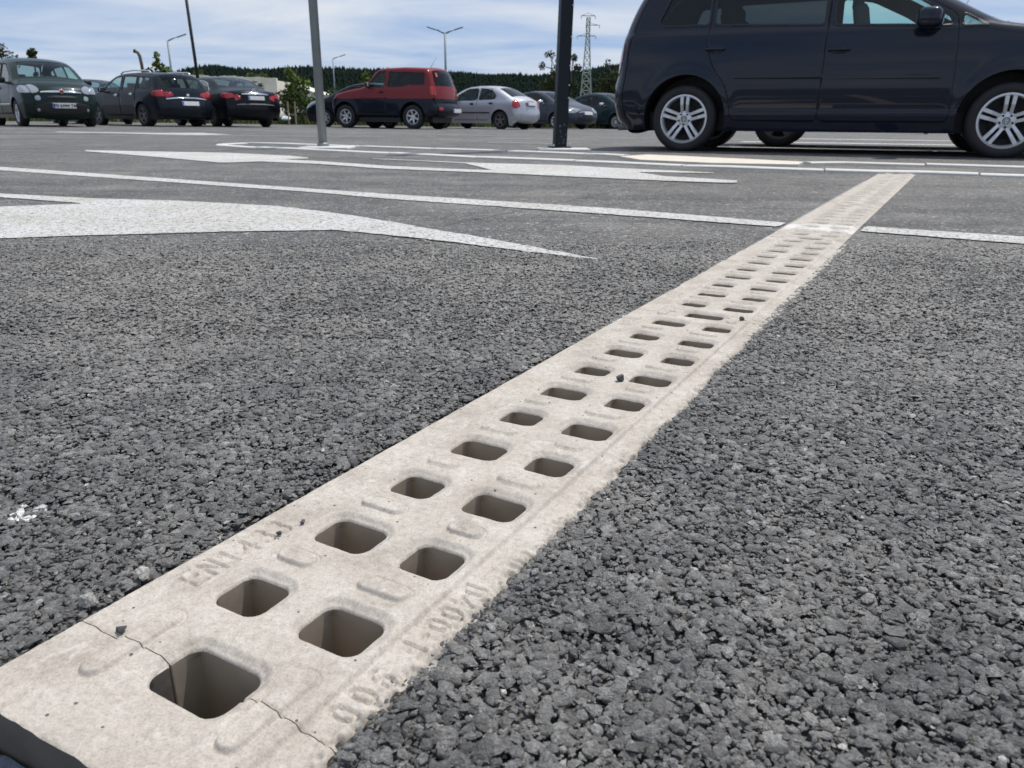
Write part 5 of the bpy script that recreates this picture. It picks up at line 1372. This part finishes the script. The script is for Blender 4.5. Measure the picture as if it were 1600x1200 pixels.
P_BLUEGR = car_paint('blue_grey_paint', (0.011, 0.015, 0.021))
estate = hatch(W=1.80, sil=[(0.16, 0.26), (0.03, 0.34), (0.0, 0.5), (0.03, 0.64), (0.10, 0.78), (0.13, 0.95), (0.32, 1.25), (0.50, 1.39), (0.75, 1.44), (1.6, 1.475), (2.4, 1.46), (2.85, 1.37), (3.45, 1.06), (3.6, 1.0), (4.1, 0.92), (4.5, 0.78), (4.72, 0.6), (4.75, 0.4), (4.65, 0.24)],
               axles=(1.02, 3.74), wr=0.318, ra=0.37, belt=0.96, tumble=0.36, paint=P_BLUEGR, alloy=M_ALLOYD, spokes=5, sw0=0.07, sw1=0.06, rend=0.26,
               wins=[([(0.55, 1.03), (0.62, 1.30), (1.22, 1.36), (1.22, 1.01)], G_GREY), ([(1.36, 1.0), (1.36, 1.37), (2.10, 1.385), (2.12, 0.98)], G_GREY), ([(2.26, 0.98), (2.24, 1.385), (2.6, 1.35), (3.05, 1.14), (3.22, 0.97)], G_CLEAR)],
               doors=[[(1.32, 0.64), (1.5, 0.42), (1.55, 0.30), (2.18, 0.29), (2.19, 1.405), (1.29, 1.385), (1.29, 0.9)], [(2.21, 0.29), (2.22, 1.405), (2.62, 1.37), (3.1, 1.15), (3.27, 0.98), (3.2, 0.30)]],
               handles=[(1.52, 0.88), (2.42, 0.86)], handlemat=M_CHROME, mirror=(3.02, 1.0), ws=((3.44, 1.065), (2.85, 1.37)), rw=((0.16, 1.0), (0.47, 1.36)), pillar=0.04, wsglass=G_CLEAR, rwglass=G_GREY,
               sidepatch=[('tail_light', [(0.04, 0.80), (0.10, 0.99), (0.40, 0.95), (0.36, 0.82)], M_RED, 0.008)],
               endpatch=[('tail_light', False, [(0.40, 0.80), (0.88, 0.78), (0.88, 0.95), (0.44, 0.92)], M_RED, 0.012, True), ('chrome_strip', False, [(-0.74, 0.725), (0.74, 0.725), (0.74, 0.765), (-0.74, 0.765)], M_CHROME, 0.018, False), ('head_light', True, [(0.4, 0.62), (0.85, 0.65), (0.85, 0.78), (0.5, 0.76)], M_LENS, 0.01, True)])
root, B = make_car('dark blue grey estate car with roof rails seen from behind, left', estate, (1.02, 0.88, -10.72, 23.5), rad(142))
plate(root, B, False, 0.60, 0.0, None, 0.03)
for sgn in (1, -1):
    mb = MB(); mb.tube([(0.75, sgn * 0.60, 1.43), (0.85, sgn * 0.60, 1.505), (1.7, sgn * 0.60, 1.54), (2.35, sgn * 0.60, 1.515), (2.5, sgn * 0.60, 1.45)], 0.02, 8); mb.build('roof_rail', M_ALLOY, root, True)
p = B.strip(np.array([B.s_at_z(0.84, False)]), np.array([0.0]), 0.01)[0]
mb = MB(); mb.rbox(p, (0.02, 0.09, 0.07), 0.01); mb.build('badge', M_CHROME, root)
mb = MB(); mb.tube([(0.17, 0.05, 1.02), (0.13, -0.22, 1.01)], 0.012, 6); mb.build('rear_wiper', M_TRIM, root)

P_BLACK = car_paint('black_paint_metallic', (0.006, 0.007, 0.010))
saloon = hatch(W=1.84, sil=[(0.14, 0.26), (0.03, 0.36), (0.0, 0.52), (0.03, 0.70), (0.07, 0.84), (0.10, 0.98), (0.20, 1.04), (0.75, 1.07), (1.05, 1.17), (1.55, 1.38), (1.95, 1.455), (2.5, 1.465), (2.95, 1.41), (3.6, 1.06), (3.75, 1.0), (4.3, 0.93), (4.65, 0.78), (4.82, 0.58), (4.84, 0.4), (4.74, 0.24)],
               axles=(1.10, 3.97), wr=0.325, ra=0.375, belt=0.97, tumble=0.36, paint=P_BLACK, alloy=M_ALLOYD, spokes=10, sw0=0.03, sw1=0.03, rend=0.26, seal=M_CHROME,
               wins=[([(1.30, 1.05), (1.55, 1.27), (1.85, 1.34), (2.30, 1.37), (2.31, 1.0), (1.35, 1.0)], G_GREY), ([(2.42, 1.0), (2.41, 1.37), (2.8, 1.35), (3.2, 1.14), (3.4, 0.98)], G_CLEAR)],
               doors=[[(1.36, 0.70), (1.6, 0.42), (1.65, 0.30), (2.35, 0.29), (2.36, 1.395), (1.85, 1.365), (1.5, 1.26), (1.25, 1.05)], [(2.38, 0.29), (2.385, 1.395), (2.82, 1.37), (3.25, 1.15), (3.45, 0.98), (3.38, 0.30)]],
               handles=[(1.62, 0.88), (2.55, 0.86)], handlemat=M_CHROME, mirror=(3.2, 1.0), ws=((3.6, 1.06), (2.95, 1.41)), rw=((0.98, 1.14), (1.6, 1.40)), pillar=0.06, rwglass=G_GREY,
               sidepatch=[('tail_light', [(0.04, 0.80), (0.08, 0.98), (0.42, 0.96), (0.38, 0.84)], M_RED, 0.008)],
               endpatch=[('tail_light', False, [(0.46, 0.76), (0.90, 0.74), (0.90, 0.93), (0.46, 0.90)], M_RED, 0.012, True), ('chrome_strip', False, [(-0.42, 0.905), (0.42, 0.905), (0.42, 0.94), (-0.42, 0.94)], M_CHROME, 0.02, False), ('bumper_strip', False, [(-0.82, 0.62), (0.82, 0.62), (0.82, 0.65), (-0.82, 0.65)], M_ALLOYD, 0.018, False), ('head_light', True, [(0.4, 0.62), (0.85, 0.65), (0.85, 0.78), (0.5, 0.76)], M_LENS, 0.01, True)])
root, B = make_car('black saloon seen from behind with chrome boot strip, beside the estate car', saloon, (1.10, 0.90, -9.24, 25.0), rad(133), 'car')
plate(root, B, False, 0.80, 0.0, None, 0.03)
p = B.strip(np.array([B.s_at_z(0.99, False)]), np.array([0.0]), 0.02)[0]
mb = MB(); ring = [(p[0], p[1] + 0.04 * math.cos(a), p[2] + 0.04 * math.sin(a)) for a in np.linspace(0, 2 * math.pi, 19)]; mb.tube(ring, 0.006, 5, False)
for a in (90, 210, 330): mb.tube([p, (p[0], p[1] + 0.04 * math.cos(rad(a)), p[2] + 0.04 * math.sin(rad(a)))], 0.006, 5)
mb.build('badge', M_CHROME, root)

P_REDC = car_paint('faded_red_paint', (0.20, 0.026, 0.030), 0.0, 0.4)
P_LOW = car_paint('dark_lower_paint', (0.009, 0.011, 0.020), 0.0, 0.45)
offr = hatch(W=1.78, sil=[(0.10, 0.42), (0.0, 0.46), (0.0, 0.66), (0.10, 0.74), (0.12, 1.0), (0.17, 1.3), (0.30, 1.68), (0.42, 1.785), (1.2, 1.82), (1.95, 1.80), (2.2, 1.74), (2.62, 1.28), (2.75, 1.22), (3.3, 1.14), (3.80, 1.03), (3.93, 0.85), (3.95, 0.62), (3.91, 0.46), (3.8, 0.42)],
             axles=(0.83, 3.36), wr=0.365, ra=0.45, belt=1.20, tumble=0.22, sill=0.40, boxy=0.10, wrad=0.04, paint=P_REDC, clad=0.90, cladmat=P_LOW, flare=0.03, tw=0.235, rim=0.60, spokes=6, sw0=0.07, sw1=0.05, r=0.06, rend=0.14, inset=-0.01,
             wins=[([(0.42, 1.30), (0.45, 1.66), (1.72, 1.70), (1.74, 1.24), (1.2, 1.26), (1.0, 1.31)], G_DARK), ([(1.86, 1.24), (1.86, 1.70), (2.12, 1.68), (2.5, 1.30), (2.52, 1.24)], G_CLEAR)],
             doors=[[(1.78, 0.48), (1.80, 1.73), (2.15, 1.71), (2.55, 1.32), (2.60, 1.2), (2.66, 0.9), (2.62, 0.48)]],
             handles=[(1.97, 1.10)], handlemat=M_TRIM, mirror=(2.40, 1.29), mirrormat=M_TRIM, ws=((2.62, 1.28), (2.22, 1.72)), rw=((0.165, 1.27), (0.31, 1.70)), pillar=0.06, wsglass=G_CLEAR, rwglass=G_DARK,
             sidepatch=[('tail_light', [(0.10, 1.0), (0.14, 1.26), (0.22, 1.27), (0.20, 1.0)], M_RED, 0.012)],
             endpatch=[('tail_light', False, [(0.64, 0.98), (0.80, 0.98), (0.80, 1.27), (0.68, 1.27)], M_RED, 0.014, True), ('bumper_light', False, [(0.52, 0.56), (0.78, 0.56), (0.78, 0.64), (0.52, 0.64)], M_RED, 0.03, True), ('head_light', True, [(0.4, 0.82), (0.78, 0.82), (0.78, 0.98), (0.42, 0.98)], M_LENS, 0.014, True)])
root, B = make_car('faded red two-tone off-roader with dark lower body, centre left', offr, (0.83, 0.89, -3.18, 25.5), rad(156), 'off-roader')
plate(root, B, False, 0.56, -0.3, None, 0.04)
p = B.strip(np.array([B.s_at_z(1.58, False)]), np.array([0.45]), 0.006)[0]
mb = MB(); mb.rbox(p, (0.012, 0.13, 0.12), 0.004, Matrix.Rotation(rad(18), 3, 'Y')); mb.build('sticker', pmat('sticker_red', (0.45, 0.10, 0.10), 0.5), root)
mb = MB(); mb.tube([(0.5, 0.3, 1.79), (0.3, 0.25, 2.12)], [0.008, 0.003], 5); mb.build('antenna', M_TRIM, root)

P_SILV = car_paint('silver_paint', (0.45, 0.46, 0.49), 0.4, 0.36)
hatch5 = hatch(sil=[(0.14, 0.26), (0.03, 0.34), (0.0, 0.48), (0.03, 0.60), (0.07, 0.78), (0.12, 0.96), (0.36, 1.04), (0.62, 1.17), (1.0, 1.36), (1.4, 1.425), (1.95, 1.43), (2.4, 1.37), (3.0, 1.04), (3.15, 0.97), (3.65, 0.88), (3.95, 0.72), (4.08, 0.52), (4.1, 0.36), (4.0, 0.24)],
               axles=(0.74, 3.35), belt=0.92, paint=P_SILV, alloy=M_ALLOYD, spokes=5, sw0=0.07, sw1=0.07,
               wins=[([(0.98, 1.0), (0.95, 1.12), (1.15, 1.30), (1.65, 1.34), (1.68, 0.97)], G_GREY), ([(1.80, 0.96), (1.79, 1.34), (2.2, 1.32), (2.6, 1.12), (2.78, 0.94)], G_CLEAR)],
               doors=[[(1.05, 0.66), (1.2, 0.42), (1.25, 0.30), (1.73, 0.29), (1.735, 1.37), (1.12, 1.33), (0.90, 1.12), (0.95, 0.9)], [(1.75, 0.29), (1.755, 1.37), (2.22, 1.345), (2.65, 1.13), (2.84, 0.94), (2.78, 0.30)]],
               handles=[(1.12, 0.86), (1.95, 0.84)], handlemat=M_TRIM, mirror=(2.6, 0.98), ws=((3.0, 1.04), (2.4, 1.37)), rw=((0.38, 1.05), (0.98, 1.35)), pillar=0.06, rwglass=G_GREY,
               mould=[(1.15, 2.85, 0.55, (0.0, 0.02), M_TRIM)],
               sidepatch=[('tail_light', [(0.04, 0.70), (0.10, 1.0), (0.25, 1.0), (0.22, 0.70)], M_RED, 0.008)],
               endpatch=[('tail_light', False, [(0.56, 0.70), (0.82, 0.70), (0.80, 0.96), (0.62, 0.96)], M_RED, 0.012, True), ('plate_recess', False, [(-0.32, 0.74), (0.32, 0.74), (0.32, 0.90), (-0.32, 0.90)], M_ALLOYD, 0.008, False), ('head_light', True, [(0.4, 0.60), (0.82, 0.62), (0.82, 0.76), (0.5, 0.76)], M_LENS, 0.01, True)])
root, B = make_car('silver hatchback seen from behind, right of the red off-roader', hatch5, (0.74, 0.85, -0.51, 28.5), rad(146))
plate(root, B, False, 0.82, 0.0, None, 0.03)

P_GREYB = car_paint('slate_grey_paint', (0.050, 0.056, 0.075), 0.35)
coupe = hatch(W=1.77, sil=[(0.12, 0.26), (0.02, 0.36), (0.0, 0.55), (0.08, 0.85), (0.25, 1.05), (0.7, 1.30), (1.3, 1.44), (1.9, 1.46), (2.45, 1.38), (3.1, 1.07), (3.3, 0.99), (3.8, 0.88), (4.15, 0.72), (4.27, 0.52), (4.28, 0.36), (4.18, 0.23)],
              axles=(0.72, 3.33), belt=0.95, paint=P_GREYB, rend=0.34, spokes=7, sw0=0.03, sw1=0.05,
              wins=[([(0.75, 1.05), (0.95, 1.27), (1.55, 1.36), (1.56, 1.0)], G_DARK), ([(1.66, 1.0), (1.65, 1.365), (2.2, 1.34), (2.65, 1.13), (2.88, 0.97)], G_GREY)],
              doors=[[(1.02, 0.66), (1.2, 0.30), (1.60, 0.29), (1.605, 1.40), (0.95, 1.31), (0.72, 1.06)], [(1.62, 0.29), (1.625, 1.40), (2.22, 1.37), (2.7, 1.14), (2.94, 0.97), (2.86, 0.30)]],
              handles=[(1.85, 0.86)], mirror=(2.62, 1.02), mirrormat=M_CHROME, ws=((3.08, 1.08), (2.42, 1.385)), rw=((0.3, 1.08), (0.8, 1.33)), pillar=0.06,
              sidepatch=[('head_light', [(3.62, 0.80), (3.70, 0.90), (4.2, 0.68), (4.22, 0.60), (3.95, 0.64)], M_LENS, 0.01)],
              endpatch=[('head_light', True, [(0.36, 0.62), (0.86, 0.66), (0.86, 0.84), (0.60, 0.80)], M_LENS, 0.014, True), ('lower_grille', True, [(-0.55, 0.34), (0.55, 0.34), (0.5, 0.50), (-0.5, 0.50)], M_TRIM, 0.008, False), ('chrome_bar', True, [(-0.4, 0.60), (0.4, 0.60), (0.4, 0.63), (-0.4, 0.63)], M_CHROME, 0.012, False), ('fog_light', True, [(0.6, 0.40), (0.70, 0.40), (0.70, 0.47), (0.6, 0.47)], M_LENS, 0.014, True), ('tail_light', False, [(0.5, 0.7), (0.8, 0.7), (0.8, 0.9), (0.5, 0.9)], M_RED, 0.01, True)])
root, B = make_car('slate grey hatchback facing the camera, half behind the dark pole', coupe, (3.33, -0.86, 1.66, 33.0), rad(-47))
plate(root, B, True, 0.555, 0.0, None, 0.03)
P_TEAL = car_paint('dark_teal_paint', (0.014, 0.030, 0.036), 0.2)
teal = dict(coupe); teal.update(paint=P_TEAL, spokes=12, sw0=0.015, sw1=0.02)
teal['sil'] = [(x, z * 1.045) for x, z in coupe['sil']]
root, B = make_car('dark teal hatchback half hidden behind the minivan tail', teal, (3.33, -0.86, 4.48, 36.0), rad(-47))
P_WHITE = car_paint('white_paint', (0.62, 0.63, 0.64))
white = dict(estate); white.update(paint=P_WHITE, seal=M_TRIM, handlemat=P_WHITE)
white['sil'] = [(x, z * 1.06) for x, z in estate['sil']]
white['wins'] = [([(x, z * 1.05) for x, z in p], g) for p, g in estate['wins']]
root, B = make_car('white estate car farthest back, just left of the minivan', white, (3.74, -0.88, 7.75, 44.0), rad(-47))
P_DK = car_paint('dark_grey_blue_paint', (0.010, 0.012, 0.017))
dark = dict(coupe); dark.update(paint=P_DK, mirrormat=P_DK)
root, B = make_car('dark compact car whose nose shows left of the red off-roader', dark, (3.33, 0.86, -6.75, 29.0), rad(158))
low = dict(hatch5); low.update(paint=P_DK, alloy=M_ALLOYD)
low['sil'] = [(x, z * 0.97) for x, z in hatch5['sil']]
root, B = make_car('dark car parked beyond the minivan, only its wheels showing underneath', low, (0.74, -0.85, 3.25, 9.95), rad(-21))
est2 = dict(saloon); est2.update(paint=P_DK)
root, B = make_car('dark car roof showing between the green car and the estate', est2, (3.97, 0.9, -17.0, 30.0), rad(133))
